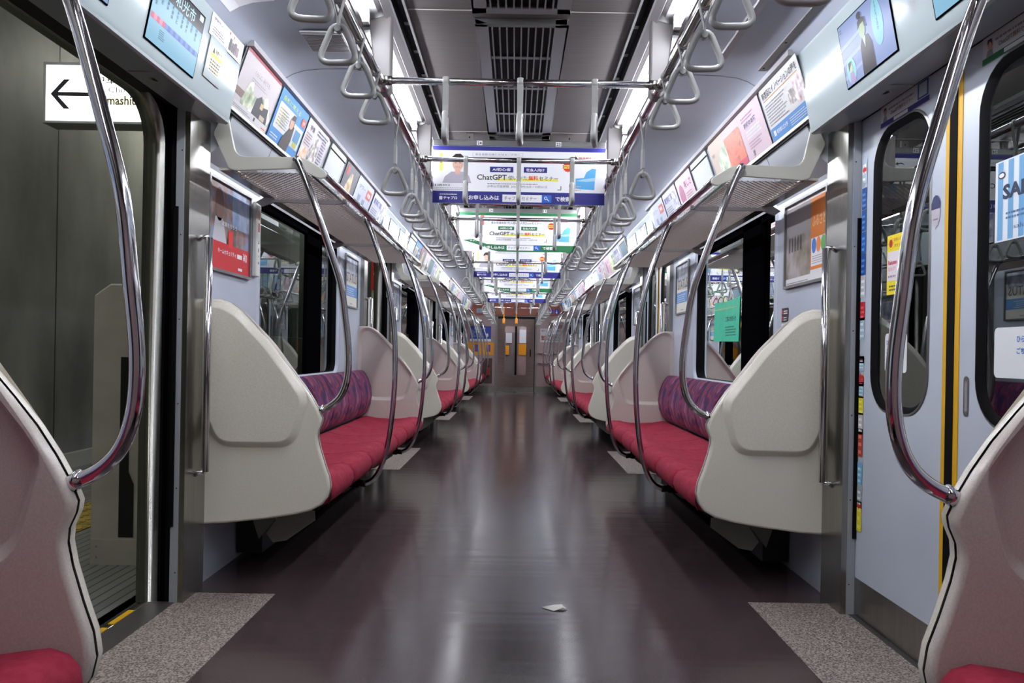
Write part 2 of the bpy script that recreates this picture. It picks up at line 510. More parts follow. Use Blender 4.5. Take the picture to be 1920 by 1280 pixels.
def sym_strip(poly, y0, y1, mt, b, smooth=True):
    for s in (-1, 1):
        q = [(p[0] * s, p[1]) for p in poly]
        vs = [(p[0], y, p[1]) for y in (y0, y1) for p in q]; n = len(q)
        b.add(vs, [(i, i + 1, n + i + 1, n + i) for i in range(n - 1)], mt, smooth)
Y0c, Y1c = REAR, END
b = MB()
b.box(-0.452, 0.452, Y0c, Y1c, 2.36, 2.38, M['centre'])
for s in (-1, 1):
    b.box(min(s * 0.452, s * 0.462), max(s * 0.452, s * 0.462), Y0c, Y1c, 2.345, 2.385, M['alu'])
y = 3.1 - 1.7 * 3
while y < Y1c:
    b.box(-0.452, 0.452, y - 0.003, y + 0.003, 2.3585, 2.361, flat((205, 200, 196))); y += 1.7
struct(b, 'ceiling')
b = MB()
sym_strip([(0.462, 2.40), (0.502, 2.40), (0.502, 2.342)], Y0c, Y1c, M['slot'], b, False)
sym_strip([(0.502, 2.342), (0.506, 2.332), (0.535, 2.315)], Y0c, Y1c, M['trimm'], b, False)
sym_strip([(0.535, 2.315), (0.545, 2.335), (0.655, 2.325), (0.665, 2.295)], Y0c, Y1c, M['cove'], b, False)
sym_strip([(0.665, 2.295), (0.70, 2.29)], Y0c, Y1c, M['trimm'], b, False)
for s in (-1, 1):
    y = Y0c + 0.2
    while y < Y1c:
        b.box(min(s * 0.464, s * 0.498), max(s * 0.464, s * 0.498), y, y + 0.03, 2.392, 2.394, M['trimm']); y += 0.31
struct(b, 'trim_1')
CURVE = [(0.70, 2.292), (0.80, 2.30), (0.92, 2.297), (1.0, 2.288), (1.05, 2.272), (1.085, 2.252), (1.10, 2.236), (1.135, 2.205)]
SEAMS = [3.6, 6.3, 8.5, 11.2, 13.4, 16.1]
for s in (-1, 1):
    b = MB(); q = [(p[0] * s, p[1]) for p in CURVE]; n = len(q)
    b.add([(p[0], y, p[1]) for y in (Y0c, Y1c) for p in q], [(i, i + 1, n + i + 1, n + i) for i in range(n - 1)], M['lining'], True)
    for y in SEAMS:
        b.add([(p[0], yy, p[1] - 0.0012) for yy in (y - 0.004, y + 0.004) for p in q], [(i, i + 1, n + i + 1, n + i) for i in range(n - 1)], flat((92, 94, 100)), True)
    o = b.build('ceiling_' + SN[s]); o['kind'] = 'structure'
# roof above everything, keeps the tunnel dark out of the car
b = MB(); b.box(-1.47, 1.47, REAR - 0.1, END + 0.2, 2.42, 2.46, M['slot']); struct(b, 'trim_2')

# ------------------------------------------------------------ side walls with window and door openings
def P_wall(x): return lambda a, c_: (x, a, c_)
wn = 0
WINS = {}
for s in (-1, 1):
    b = MB()
    edges = []
    zones = []
    for i, (n0, f0) in enumerate(BENCH):
        ya = REAR if n0 is None else n0 - 0.02
        yb = END if f0 is None else f0 + 0.075
        zones.append((i, ya, yb))
        if n0 is None: wy = (-0.45, 0.75)
        elif f0 is None: wy = (n0 + 0.75, END - 0.35)
        else: wy = (n0 + 0.75, f0 - 0.77)
        hole = rrect(wy[0] - 0.045, 0.80, wy[1] + 0.045, 1.825, 0.11, 6)
        plate_with_hole(b, [(ya, 0.0), (yb, 0.0), (yb, 1.86), (ya, 1.86)], hole, P_wall(s * 1.32), M['wall'])
        h1 = hole; h2 = rrect(wy[0] - 0.02, 0.825, wy[1] + 0.02, 1.80, 0.09, 6); h3 = rrect(wy[0], 0.845, wy[1], 1.785, 0.075, 6)
        for (A, xa, B, xb, mt) in ((h1, 1.32, h2, 1.312, M['reveal']), (h2, 1.312, h3, 1.33, M['reveal']), (h3, 1.33, h3, 1.372, M['dark'])):
            n = len(A)
            b.add([(s * xa, p[0], p[1]) for p in A] + [(s * xb, p[0], p[1]) for p in B],
                  [(k, (k + 1) % n, (k + 1) % n + n, k + n) for k in range(n)], mt, True)
        WINS[(s, i)] = wy
        # sloped cover over the window, up to the advertisement rail
        q = [(1.32, 1.77), (1.315, 1.79), (1.245, 1.845), (1.222, 1.90), (1.195, 1.972), (1.188, 1.985), (1.105, 2.225), (1.09, 2.25)]
        n = len(q)
        yy0, yy1 = (ya if n0 is None else n0 - 0.1), (yb if f0 is None else f0 + 0.1)
        yl0, yl1 = (ya if n0 is None else n0), (yb if f0 is None else f0 + 0.056)
        b.add([(s * p[0], y, p[1]) for y in (yl0, yl1) for p in q[:5]], [(k, k + 1, 6 + k, 5 + k) for k in range(4)], M['cover'])
        b.add([(s * p[0], y, p[1]) for y in (yy0, yy1) for p in q[4:]], [(k, k + 1, n - 3 + k, n - 4 + k) for k in range(n - 5)], M['cover'])
        for yc in (yl0, yl1):
            pl = [(s * p[0], yc, p[1]) for p in q + [(1.33, 2.25), (1.33, 1.77)]]
            b.add(pl, [tuple(range(len(pl)))], M['cover'])
        # joints of the cover panels
        for yj in (yy0 + 0.62, yy0 + 1.7, yy0 + 2.75):
            if yj < yy1 - 0.1:
                b.add([(s * (p[0] - 0.001), y, p[1] - 0.001) for y in (yj - 0.003, yj + 0.003) for p in q[2:5]], [(0, 1, 4, 3), (1, 2, 5, 4)], flat((70, 70, 74)))
    o = b.build('wall_' + SN[s]); o['kind'] = 'structure'
    # rails that hold the advertisements
    b = MB()
    for (i, ya, yb) in zones:
        n0, f0 = BENCH[i]
        yy0, yy1 = (ya if n0 is None else n0 - 0.1), (yb if f0 is None else f0 + 0.1)
        for (x0, z0, x1, z1, mt) in ((1.078, 2.222, 1.108, 2.246, M['trimm']), (1.176, 1.976, 1.200, 1.992, M['alu']), (1.186, 1.968, 1.205, 1.976, M['slot'])):
            b.box(min(s * x0, s * x1), max(s * x0, s * x1), yy0, yy1, z0, z1, mt)
    struct(b, 'trim_%d' % (3 + (s > 0)))
    # windows
    for i in range(5):
        wn += 1
        y0, y1 = WINS[(s, i)]
        wroot = bpy.data.objects.new('window_%d' % wn, None); COL.objects.link(wroot); wroot.location = (s * 1.36, (y0 + y1) / 2, 1.315); wroot['kind'] = 'structure'
        def wadd(mb, nm):
            o = mb.build(nm); o.parent = wroot; o.matrix_parent_inverse = Matrix.Translation(-Vector(wroot.location)); return o
        g = MB(); g.add([(s * 1.362, y0 - 0.01, 0.83), (s * 1.362, y1 + 0.01, 0.83), (s * 1.362, y1 + 0.01, 1.80), (s * 1.362, y0 - 0.01, 1.80)], [(0, 1, 2, 3)], M['glass'])
        wadd(g, 'glass')
        f = MB(); L = y1 - y0
        if s < 0: ma, mb_ = y0 + 0.97, y0 + 1.33
        else: ma, mb_ = y0 + 0.28, y0 + 0.62
        if L < 1.4: ma, mb_ = y0 + 0.5, y0 + 0.7
        f.box(min(s * 1.335, s * 1.36), max(s * 1.335, s * 1.36), ma, mb_, 0.83, 1.80, M['gloss_black'])
        f.box(min(s * 1.335, s * 1.37), max(s * 1.335, s * 1.37), y0, y1, 1.735, 1.80, M['gloss_black'])
        wadd(f, 'window_bar')

# outer skin of the body between the door openings
for s in (-1, 1):
    b = MB()
    prev = REAR - 0.1
    for c in DOORC + [None]:
        nxt = END + 0.1 if c is None else c - 0.85
        i = len([1 for d in DOORC if c is not None and d < c]) if c is not None else 4
        wy = WINS[(s, i)]
        plate_with_hole(b, [(prev, -0.06), (nxt, -0.06), (nxt, 2.42), (prev, 2.42)], rrect(wy[0] - 0.005, 0.84, wy[1] + 0.005, 1.79, 0.08, 4), P_wall(s * 1.42), M['steel'])
        if c is not None: prev = c + 0.85
    struct(b, 'trim_%d' % (5 + (s > 0)))

# posts, jambs, sills and door frames
def doorway(s, i, c):
    fy, ny = BENCH[i][1] + 0.055, BENCH[i + 1][0]
    for (a, bb, nm) in ((fy, c - HW, 'before'), (c + HW, ny, 'beyond')):
        m_ = MB()
        m_.box(min(s * 1.287, s * 1.34), max(s * 1.287, s * 1.34), a, bb, 0.0, 1.935, M['steel'])
        e = c - HW if nm == 'before' else c + HW
        d = -1 if nm == 'before' else 1
        # pale jamb strip with black rubber and screws on the face across the opening
        m_.box(min(s * 1.308, s * 1.338), max(s * 1.308, s * 1.338), min(e, e - d * 0.004), max(e, e - d * 0.004), 0.0, 1.93, M['cover'])
        m_.box(min(s * 1.326, s * 1.342), max(s * 1.326, s * 1.342), min(e, e - d * 0.012), max(e, e - d * 0.012), 0.30, 1.55, M['dark'])
        for z in (0.12, 0.45, 0.78, 1.11, 1.44, 1.77):
            m_.add([(s * 1.316 + 0.003 * math.cos(t), e - d * 0.005, z + 0.003 * math.sin(t)) for t in [k * PI / 3 for k in range(6)]], [tuple(range(6))], M['slot'])
        o = m_.build('door_pillar')
        tag(o, 'steel pillar %s the %s %s doorway from the far wall' % ('on the gangway side of' if nm == 'beyond' else 'on the camera side of', dname(i), SIDE[s]), 'pillar', 'steel pillars framing the doorways')
        if s < 0:
            g = MB(); y = e + d * 0.004
            g.box(-1.384, -1.342, min(y, y + d * 0.05), max(y, y + d * 0.05), 0.005, 1.95, M['dark'])
            g.box(-1.375, -1.36, min(y - d * 0.006, y), max(y - d * 0.006, y), 0.01, 1.92, M['gloss_black'])
            o = g.build('retracted_door_edge')
            tag(o, 'black door edge, %s the %s platform-side doorway from the far wall' % ('gangway side of' if nm == 'beyond' else 'camera side of', dname(i)), 'sliding door edge', 'edges of the opened sliding doors')
    f = MB()
    hole = [(c - HW, 0.0), (c + HW, 0.0)]
    r = 0.16; hz = 1.952
    for k in range(9):
        t = PI / 2 * k / 8
        hole.append((c + HW - r + r * math.cos(t), hz - r + r * math.sin(t)))
    for k in range(9):
        t = PI / 2 + PI / 2 * k / 8
        hole.append((c - HW + r + r * math.cos(t), hz - r + r * math.sin(t)))
    out = [(c - 0.86, -0.06), (c + 0.86, -0.06), (c + 0.86, 2.42), (c - 0.86, 2.42)]
    for x in (1.386, 1.47): plate_with_hole(f, out, hole, P_wall(s * x), M['steel'])
    n = len(hole)
    f.add([(s * x, p[0], p[1]) for x in (1.386, 1.47) for p in hole], [(k, (k + 1) % n, (k + 1) % n + n, k + n) for k in range(n)], M['steel'], True)
    f.box(min(s * 1.335, s * 1.42), max(s * 1.335, s * 1.386), c - 0.75, c + 0.75, 1.95, 2.2, M['slot'])
    o = struct(f, 'door_%d' % (i + 1 + (4 if s > 0 else 0)))
    if s < 0:
        y = c - HW + 0.1; k = 0
        while y < c + HW - 0.1:
            g = MB(); g.box(-1.448, -1.426, y, y + 0.15, 0.0005, 0.004, M['yellow']); y += 0.19
            g2 = g.build('sill_marker', parent=o)
    else:
        for d in (-1, 1):
            leaf(o, c, d, i)

def leaf(door, c, d, i):
    root = thing('sliding_door', (1.34, c + d * 0.325, 0), None, None)
    root.parent = door
    def put(mb, nm, p=root):
        o = mb.build(nm); o.parent = p
        o.matrix_parent_inverse = Matrix.Translation(-Vector((1.34, c + d * 0.325, 0))); return o
    m_ = MB(); a, bb = sorted((c + d * 0.02, c + d * 0.655))
    wa, wb = sorted((c + d * 0.135, c + d * 0.535))
    hole = rrect(wa, 0.815, wb, 1.845, 0.135, 7)
    for x in (1.34, 1.37): plate_with_hole(m_, [(a, 0.15 if x < 1.35 else 0), (bb, 0.15 if x < 1.35 else 0), (bb, 1.93), (a, 1.93)], hole, P_wall(x), M['doorp'])
    m_.box(1.338, 1.372, a, bb, 0.006, 0.15, M['steel'])
    put(m_, 'door_panel')
    g = MB(); h2 = rrect(wa + 0.022, 0.837, wb - 0.022, 1.823, 0.115, 7); n = len(hole)
    h0 = rrect(wa - 0.008, 0.807, wb + 0.008, 1.853, 0.142, 7)
    g.add([(1.339, p[0], p[1]) for p in h0] + [(1.335, p[0], p[1]) for p in hole], [(k, (k + 1) % n, (k + 1) % n + n, k + n) for k in range(n)], M['alu'], True)
    g.add([(1.335, p[0], p[1]) for p in hole] + [(1.352, p[0], p[1]) for p in h2], [(k, (k + 1) % n, (k + 1) % n + n, k + n) for k in range(n)], M['dark'], True)
    put(g, 'window_seal')
    g = MB(); g.add([(1.352, p[0], p[1]) for p in h2], [tuple(range(n))], M['dglass']); put(g, 'glass')
    g = MB(); y = sorted((c + d * 0.02, c + d * 0.045)); g.box(1.3375, 1.342, y[0], y[1], 0.16, 1.93, M['yellow']); put(g, 'yellow_stripe')
    g = MB(); y = sorted((c, c + d * 0.02)); g.box(1.335, 1.375, y[0], y[1], 0.005, 1.93, M['dark']); put(g, 'rubber_edge')
    g = MB(); yc = c + d * 0.085
    g.add([(1.3385, p[0], p[1]) for p in rrect(yc - 0.014, 0.835, yc + 0.014, 0.955, 0.013, 5)], [tuple(range(24))], M['alu'])
    g.add([(1.3380, p[0], p[1]) for p in rrect(yc - 0.007, 0.85, yc + 0.007, 0.94, 0.0065, 5)], [tuple(range(24))], M['trimm'])
    if d < 0: put(g, 'finger_recess')

# ------------------------------------------------------------ header housings over the doorways
HV = Vector((-0.062, 0, 0.32)).normalized()
def header(s, i, c):
    y0 = BENCH[i][1] + 0.08; y1 = BENCH[i + 1][0] - 0.10
    m_ = MB()
    q = [(1.185, 1.903), (1.177, 1.908), (1.176, 1.918), (1.118, 2.215), (1.112, 2.235), (1.125, 2.25), (1.26, 2.25), (1.33, 2.25), (1.33, 1.935), (1.33, 1.928)]
    q = [(s * x, z) for x, z in q]
    n = len(q)
    m_.add([(p[0], y, p[1]) for y in (y0, y1) for p in q], [(k, (k + 1) % n, n + (k + 1) % n, n + k) for k in range(6)], M['header'])
    m_.add([(p[0], y, p[1]) for y in (y0, y1) for p in q], [(n - 1, 0, n, 2 * n - 1)], M['under'])
    m_.add([(p[0], y0, p[1]) for p in q], [tuple(range(n))], M['header']); m_.add([(p[0], y1, p[1]) for p in q], [tuple(range(n))], M['header'])
    # ceiling speaker in the underside, lines of a hatch
    cy = c + 0.27
    m_.add([(s * 1.25 + 0.02 * math.cos(t), cy + 0.03 * math.sin(t), 1.9145) for t in [k * PI / 6 for k in range(12)]], [tuple(range(12))], M['trimm'])
    m_.add([(s * 1.25 + 0.012 * math.cos(t), cy + 0.018 * math.sin(t), 1.9135) for t in [k * PI / 6 for k in range(12)]], [tuple(range(12))], M['slot'])
    for yy in (c + 0.18,):
        m_.box(min(s * 1.20, s * 1.30), max(s * 1.20, s * 1.30), yy, yy + 0.003, 1.908, 1.9125, M['trimm'])
    # speaker holes between the two screens
    org = Vector((s * 1.1765, c - 0.105, 1.91)); hv = Vector((-0.062 * s, 0, 0.32)).normalized(); nn = Vector((-s, 0, -0.19)).normalized()
    for a in range(7):
        for q_ in range(5):
            if abs(a - 3) + abs(q_ - 2) > 4: continue
            ctr = org + hv * (0.12 + a * 0.011 + (q_ % 2) * 0.005) + Vector((0, (q_ - 2) * 0.010, 0)) + nn * 0.0022
            m_.add([ctr + hv * 0.0032 * math.cos(t) + Vector((0, 0.0032 * math.sin(t), 0)) for t in [k * PI / 3 for k in range(6)]], [tuple(range(6))], M['trimm'])
    o = m_.build('header_housing')
    return tag(o, 'pale housing with two screens above the %s %s doorway from the far wall' % (dname(i), SIDE[s]), 'header housing', 'housings over the doorways')
def header_frame(s, ya):
    """origin and axes for a board lying on the sloping face; ya is the start at its reading left"""
    hv = Vector((-0.062 * s, 0, 0.32)).normalized()
    nn = Vector((-s, 0, -0.19)).normalized()
    return Vector((s * 1.1765, ya, 1.91)) + nn * 0.003, (UL if s < 0 else UR), hv
for s in (-1, 1):
    for i, c in enumerate(DOORC):
        doorway(s, i, c); header(s, i, c)

# ------------------------------------------------------------ fluorescent lamps
def make_lamp():
    t = thing('fluorescent_lamp', (0, 0, 0), None, 'lamp')
    b = MB(); b.add([(x, y, z) for y in (0, 1.30) for (x, z) in ((0.548, 2.333), (0.560, 2.318), (0.645, 2.31), (0.652, 2.322))],
                    [(0, 1, 5, 4), (1, 2, 6, 5), (2, 3, 7, 6), (0, 1, 2, 3), (4, 7, 6, 5)], flat((128, 128, 130)))
    b.build('reflector', t)
    b = MB(); b.tube([(0.60, 0.05, 2.282), (0.60, 1.25, 2.282)], 0.016, M['tube'], 12); b.build('tube', t)
    for y in (0.035, 1.265):
        b = MB(); b.box(0.588, 0.612, y - 0.015, y + 0.015, 2.262, 2.315, M['white']); b.build('socket', t)
    return t
lamp0 = make_lamp()
ks = []
y = 3.19 - 1.45 * 3 + 0.0
LY = []
while y < END - 1.2:
    if y > REAR: LY.append(y)
    y += 1.45
for s in (-1, 1):
    for j, y in enumerate(reversed(LY)):
        place(lamp0, (0, y, 0), (s, 1, 1), 'lit fluorescent tube, %s from the far wall in the %s ceiling row' % (NTH[j], SIDE[s]), 'fluorescent tubes along the ceiling')

# brackets from ceiling to rail, in the gaps between the lamps
RX, RZ = 0.54, 2.04
rail_root = {}
for s in (-1, 1):
    t = thing('overhead_rail', (s * RX, 0, RZ), 'long stainless overhead rail above the %s seats that carries the hand straps' % SIDE[s], 'overhead rail')
    b = MB(); b.tube([(0, REAR, 0), (0, END, 0)], 0.0145, M['chrome'], 12); b.build('rail', t)
    for y in LY:
        yb = y - 0.075
        if yb < REAR + .1: continue
        g = MB()
        g.add([(s * (x - RX), yy, z - RZ) for yy, k in ((yb - 0.03, 1), (yb + 0.03, 1)) for (x, z) in ((0.515, 2.335), (0.605, 2.31), (0.572, 2.035), (0.556, 2.02), (0.526, 2.02), (0.514, 2.04))],
              [(0, 1, 2, 3, 4, 5), (11, 10, 9, 8, 7, 6)] + [(k, (k + 1) % 6, (k + 1) % 6 + 6, k + 6) for k in range(6)], M['cove'])
        fine(g.build('bracket', t), 0.006)
    rail_root[s] = t

# ------------------------------------------------------------ hand straps
def tri_handle(mt):
    """rounded triangle in the x-z plane, apex at the origin"""
    P = round_poly([(0.017, 0.002), (-0.017, 0.002), (-0.054, -0.088), (-0.040, -0.106), (0.040, -0.106), (0.054, -0.088)], 0.02, 3)
    b = MB(); b.tube([(p[0], 0, p[1]) for p in P], 0.009, mt, 10, closed=True, flat=(0.011, 0.009))
    return b
def make_strap(L):
    """L is the drop from rail centre to the bottom of the handle"""
    t = thing('hand_strap', (0, 0, 0), None, 'hand strap')
    top = -(L - 0.113)
    b = MB()
    b.tube([(0.0175 * math.cos(a), 0, 0.0175 * math.sin(a)) for a in [k * 2 * PI / 12 for k in range(12)]], 0.004, M['strap'], 6, closed=True, flat=(0.012, 0.003))
    b.build('rail_clamp', t)
    b = MB()
    lo = max(top + 0.01, -0.13)
    for sx in (-1, 1):
        b.add([(sx * x, y, z) for (x, z) in ((0.017, -0.006), (0.003, lo * 0.8)) for (x, y) in ((x, -0.011), (x, 0.011), (x - 0.003, 0.011), (x - 0.003, -0.011))],
              [(0, 1, 5, 4), (1, 2, 6, 5), (2, 3, 7, 6), (3, 0, 4, 7)], M['belt'])
    b.box(-0.003, 0.003, -0.011, 0.011, top, lo * 0.78, M['belt'])
    b.build('belt', t)
    if L > 0.3:
        b = MB(); b.box(-0.007, 0.007, -0.015, 0.015, top + 0.02, top + 0.105, M['strap']); fine(b.build('sleeve', t), 0.003)
        b = MB(); b.box(-0.006, 0.006, -0.013, 0.013, -0.155, -0.12, M['belt']); fine(b.build('buckle', t), 0.002)
    h = tri_handle(M['strap'])
    h.v = [(x, y, z + top) for x, y, z in h.v]
    h.build('handle', t)
    b = MB(); b.tube([(0, -0.013, top - 0.008), (0, 0.013, top - 0.008)], 0.0095, mat('strap_roller', (120, 120, 118), 0.4), 10); b.build('roller', t)
    return t
strap_long = make_strap(0.362); strap_short = make_strap(0.20); strap_bar = make_strap(0.235)
BO = [0.15, 0.70, 0.86, 1.15, 1.42, 1.85, 2.05, 2.32, 2.62, 3.05]
for s in (-1, 1):
    pos = [(1.5, 'L')]
    for i, c in enumerate(DOORC):
        pos += [(c + d, 'S') for d in (-0.40, -0.10, 0.20, 0.50)]
        n0, f0 = BENCH[i + 1]
        pos += [(n0 + o_, 'L') for o_ in BO if (f0 is not None or n0 + o_ < 19.6)]
    pos.sort(reverse=True)
    for j, (y, k) in enumerate(pos):
        far_orange = y > 18.2
        o = place(strap_long if k == 'L' else strap_short, (s * RX, y, RZ), (1, 1, 1),
                  'grey triangular hand strap, %s from the far wall along the %s overhead rail' % (NTH[j], SIDE[s]), 'hand straps along the %s rail' % SIDE[s],
                  rz=rnd.uniform(-0.12, 0.12))
BARS = [3.0, 4.21, 5.45, 6.07, 7.9, 8.95, 10.35, 11.0, 13.0, 13.5, 15.2, 16.1]
nb = len(BARS)
for j, y in enumerate(BARS):
    t = thing('cross_bar', (0, y, RZ), 'stainless cross bar between the two overhead rails, %s from the far wall' % NTH[nb - 1 - j], 'cross bar', 'cross bars under the ceiling')
    b = MB(); b.tube([(-RX + 0.016, 0, 0), (RX - 0.016, 0, 0)], 0.0138, M['chrome'], 12); b.build('bar', t)
    for s in (-1, 1):
        b = MB(); b.tube([(s * (RX - 0.045), 0, 0), (s * (RX - 0.012), 0, 0)], 0.018, M['steel'], 12)
        b.tube([(s * RX, -0.03, 0), (s * RX, 0.03, 0)], 0.018, M['steel'], 12); b.build('tee_joint', t)
    for k, x in enumerate((-0.287, 0.0, 0.287)):
        place(strap_bar, (x, y, RZ), (1, 1, 1), 'grey hand strap, %s one of the %s cross bar from the far wall' % (('platform-side', 'middle', 'closed-door-side')[k], NTH[nb - 1 - j]),
              'hand straps on the cross bars', rz=PI / 2 + rnd.uniform(-0.15, 0.15))
# orange straps by the end of the car
om = mat('priority_strap_orange', (240, 150, 20), 0.35)
src = None
for k, x in enumerate((-0.287, 0.0)):
    b = MB(); b.tube([(p[0], 0, p[1]) for p in round_poly([(0.02, 0.002), (-0.02, 0.002), (-0.06, -0.10), (-0.045, -0.12), (0.045, -0.12), (0.06, -0.10)], 0.02, 3)], 0.016, om, 8, closed=True, flat=(0.03, 0.012)); t = thing('orange_strap', (x, 17.9, RZ), 'orange priority hand strap near the gangway door, %s' % ('hanging on the platform side' if k == 0 else 'hanging over the aisle middle'), 'hand strap', 'orange straps near the gangway door')
    b.v = [(y_, x_, z - 0.25) for x_, y_, z in b.v]; b.build('handle', t)
    b = MB(); b.tube([(0, 0.0175 * math.cos(a), 0.0175 * math.sin(a)) for a in [q * 2 * PI / 12 for q in range(12)]], 0.004, om, 6, closed=True, flat=(0.012, 0.004)); b.build('rail_clamp', t)
    b = MB(); b.box(-0.011, 0.011, -0.003, 0.003, -0.26, 0.0, om); b.build('belt', t)
b = MB(); b.tube([(-RX, 17.9, RZ), (RX, 17.9, RZ)], 0.0138, M['chrome'], 10)
tag(b.build('cross_bar'), 'cross bar with orange straps nearest to the gangway door'.replace('nearest to', 'close to'), 'cross bar', 'cross bars under the ceiling')

# ------------------------------------------------------------ ceiling ventilation grilles
def make_vent():
    t = thing('ceiling_vent', (0, 0, 0), None, 'air vent')
    b = MB(); L = 1.6
    b.box(-0.135, 0.135, 0.02, L - 0.02, 2.352, 2.3585, M['slot']); b.build('opening', t)
    b = MB()
    b.box(-0.19, -0.135, 0, L, 2.335, 2.36, M['alu']); b.box(0.135, 0.19, 0, L, 2.335, 2.36, M['alu'])
    b.box(-0.19, 0.19, 0, 0.03, 2.335, 2.36, M['alu']); b.box(-0.19, 0.19, L - 0.05, L, 2.335, 2.36, M['alu'])
    fine(b.build('frame', t), 0.004)
    b = MB()
    for k in range(9):
        x = -0.135 + 0.03 * (k + 0.5); b.box(x - 0.003, x + 0.003, 0.03, L - 0.05, 2.325, 2.35, M['alu'])
    b.build('slats', t)
    b = MB()
    for yy in (0.37, 0.78, 1.2): b.box(-0.135, 0.135, yy, yy + 0.03, 2.345, 2.352, M['alu'])
    b.build('cross_members', t)
    return t
vent0 = make_vent()
VY = [3.17 + 1.7 * k for k in range(-2, 10)]
VY = [v for v in VY if v > REAR and v + 1.6 < END]
for j, y in enumerate(VY):
    place(vent0, (0, y, 0), (1, 1, 1), 'slatted air vent in the ceiling centre panel, %s from the far wall' % NTH[len(VY) - 1 - j], 'ceiling vents')
b = MB()
b.box(-0.90, -0.73, 3.16, 3.38, 2.286, 2.292, flat((190, 190, 192)))
for k in range(12): b.box(-0.895, -0.735, 3.175 + k * 0.016, 3.180 + k * 0.016, 2.283, 2.287, M['trimm'])
tag(b.build('speaker_grille'), 'small louvred grille in the platform-side curved ceiling beyond the open doorway', 'grille')
b = MB(); b.box(0.855, 0.885, 1.4, 3.36, 2.283, 2.297, M['trimm']); b.box(1.04, 1.075, 1.4, 3.42, 2.255, 2.262, M['cove'])
for y in (1.6, 2.1, 2.6, 3.1, 3.38): b.box(1.05, 1.058, y, y + 0.008, 2.253, 2.256, M['slot'])
struct(b, 'trim_9')

# ------------------------------------------------------------ seat partitions
OUT = [(1.335, 0.262), (1.20, 0.270), (1.038, 0.289), (0.912, 0.310), (0.842, 0.328), (0.800, 0.352), (0.776, 0.385), (0.767, 0.425), (0.774, 0.470),
       (0.794, 0.525), (0.815, 0.592), (0.824, 0.635), (0.822, 0.662), (0.809, 0.692), (0.806, 0.712), (0.820, 0.745), (0.849, 0.796), (0.886, 0.851), (0.930, 0.905),
       (0.978, 0.960), (1.033, 1.028), (1.098, 1.102), (1.160, 1.165), (1.200, 1.192), (1.238, 1.204), (1.335, 1.204)]
EMB = [(1.279, 1.150), (1.234, 1.158), (1.17, 1.122), (1.051, 1.0), (0.958, 0.875), (0.900, 0.795), (0.906, 0.765), (0.936, 0.650), (0.963, 0.628), (1.198, 0.626),
       (1.225, 0.649), (1.254, 0.717), (1.284, 0.815)]
def shell(t, name, y_face, sgn, depth, mt):
    """one moulded half: face looks along -y when sgn is -1; depth > 0 raises the panel, < 0 recesses it"""
    b = MB()
    o0 = ccw(OUT); o1 = inset(o0, 0.010); oi = inset(o0, 0.003)
    e0 = ccw(round_poly(EMB, 0.03, 3)); e0 = inset(e0, -0.010); e1 = inset(e0, 0.006); e2 = inset(e0, 0.022); e3 = inset(e0, 0.030)
    n = len(o0)
    yb = y_face - sgn * 0.024
    rings = [(o0, yb), (o0, y_face - sgn * 0.009), (oi, y_face - sgn * 0.002), (o1, y_face)]
    for (A, ya), (B, yb2) in zip(rings, rings[1:]):
        b.add([(p[0], ya, p[1]) for p in A] + [(p[0], yb2, p[1]) for p in B], [(k, (k + 1) % n, (k + 1) % n + n, k + n) for k in range(n)], mt, True)
    plate_with_hole(b, o1, e0, lambda x, z: (x, y_face, z), mt)
    n = len(e0)
    rings = [(e0, y_face), (e1, y_face + sgn * depth * 0.18), (e2, y_face + sgn * depth * 0.85), (e3, y_face + sgn * depth)]
    for (A, ya), (B, yb2) in zip(rings, rings[1:]):
        b.add([(p[0], ya, p[1]) for p in A] + [(p[0], yb2, p[1]) for p in B], [(k, (k + 1) % n, (k + 1) % n + n, k + n) for k in range(n)], mt, True)
    b.add([(p[0], rings[-1][1], p[1]) for p in e3], [tuple(range(n))], mt)
    return b.build(name, t)
def make_partition():
    t = thing('seat_partition', (0, 0, 0), None, 'seat partition')
    shell(t, 'door_side_shell', 0.0, -1, 0.028, M['panel'])
    shell(t, 'seat_side_shell', 0.056, 1, -0.029, M['panel2'])
    b = MB(); A = inset(ccw(OUT), 0.003); B = inset(ccw(OUT), 0.011)
    for y in (0.0242, 0.0318): plate_with_hole(b, A, B, lambda x, z, y=y: (x, y, z), M['dark'])
    n = len(A)
    for Q in (A, B): b.add([(p[0], y, p[1]) for y in (0.0242, 0.0318) for p in Q], [(k, (k + 1) % n, (k + 1) % n + n, k + n) for k in range(n)], M['dark']); b.build('seal_strip', t)
    return t
part0 = make_partition()

# ------------------------------------------------------------ curved poles
RAILP = [(0.93, 1.79), (0.912, 1.772), (0.858, 1.64), (0.790, 1.44), (0.741, 1.283), (0.718, 1.127), (0.704, 1.00), (0.704, 0.91), (0.716, 0.845), (0.738, 0.80), (0.772, 0.768), (0.818, 0.745)]
POLEP = [(0.868, 1.775), (0.806, 1.64), (0.727, 1.40), (0.684, 1.172), (0.671, 0.935), (0.679, 0.70), (0.704, 0.487), (0.740, 0.355), (0.782, 0.285), (0.835, 0.256)]
def make_rail():
    t = thing('curved_grab_rail', (0, 0, 0), None, 'grab rail')
    b = MB(); b.tube(smooth_path([(x, 0.028 if z < 1.2 else (-0.026 if z > 1.7 else 0.028 - 0.054 * (z - 1.2) / 0.5), z) for x, z in RAILP], 5), 0.0148, M['chrome'], 14); b.build('rail', t)
    b = MB(); b.tube([(0.80, 0.028, 0.757), (0.826, 0.028, 0.739)], 0.0168, M['chrome'], 14)
    b.add([(0.815 + 0.004 * math.cos(a), 0.0092, 0.748 + 0.004 * math.sin(a)) for a in [k * PI / 4 for k in range(8)]], [tuple(range(8))], M['dark'])
    b.build('end_socket', t)
    return t
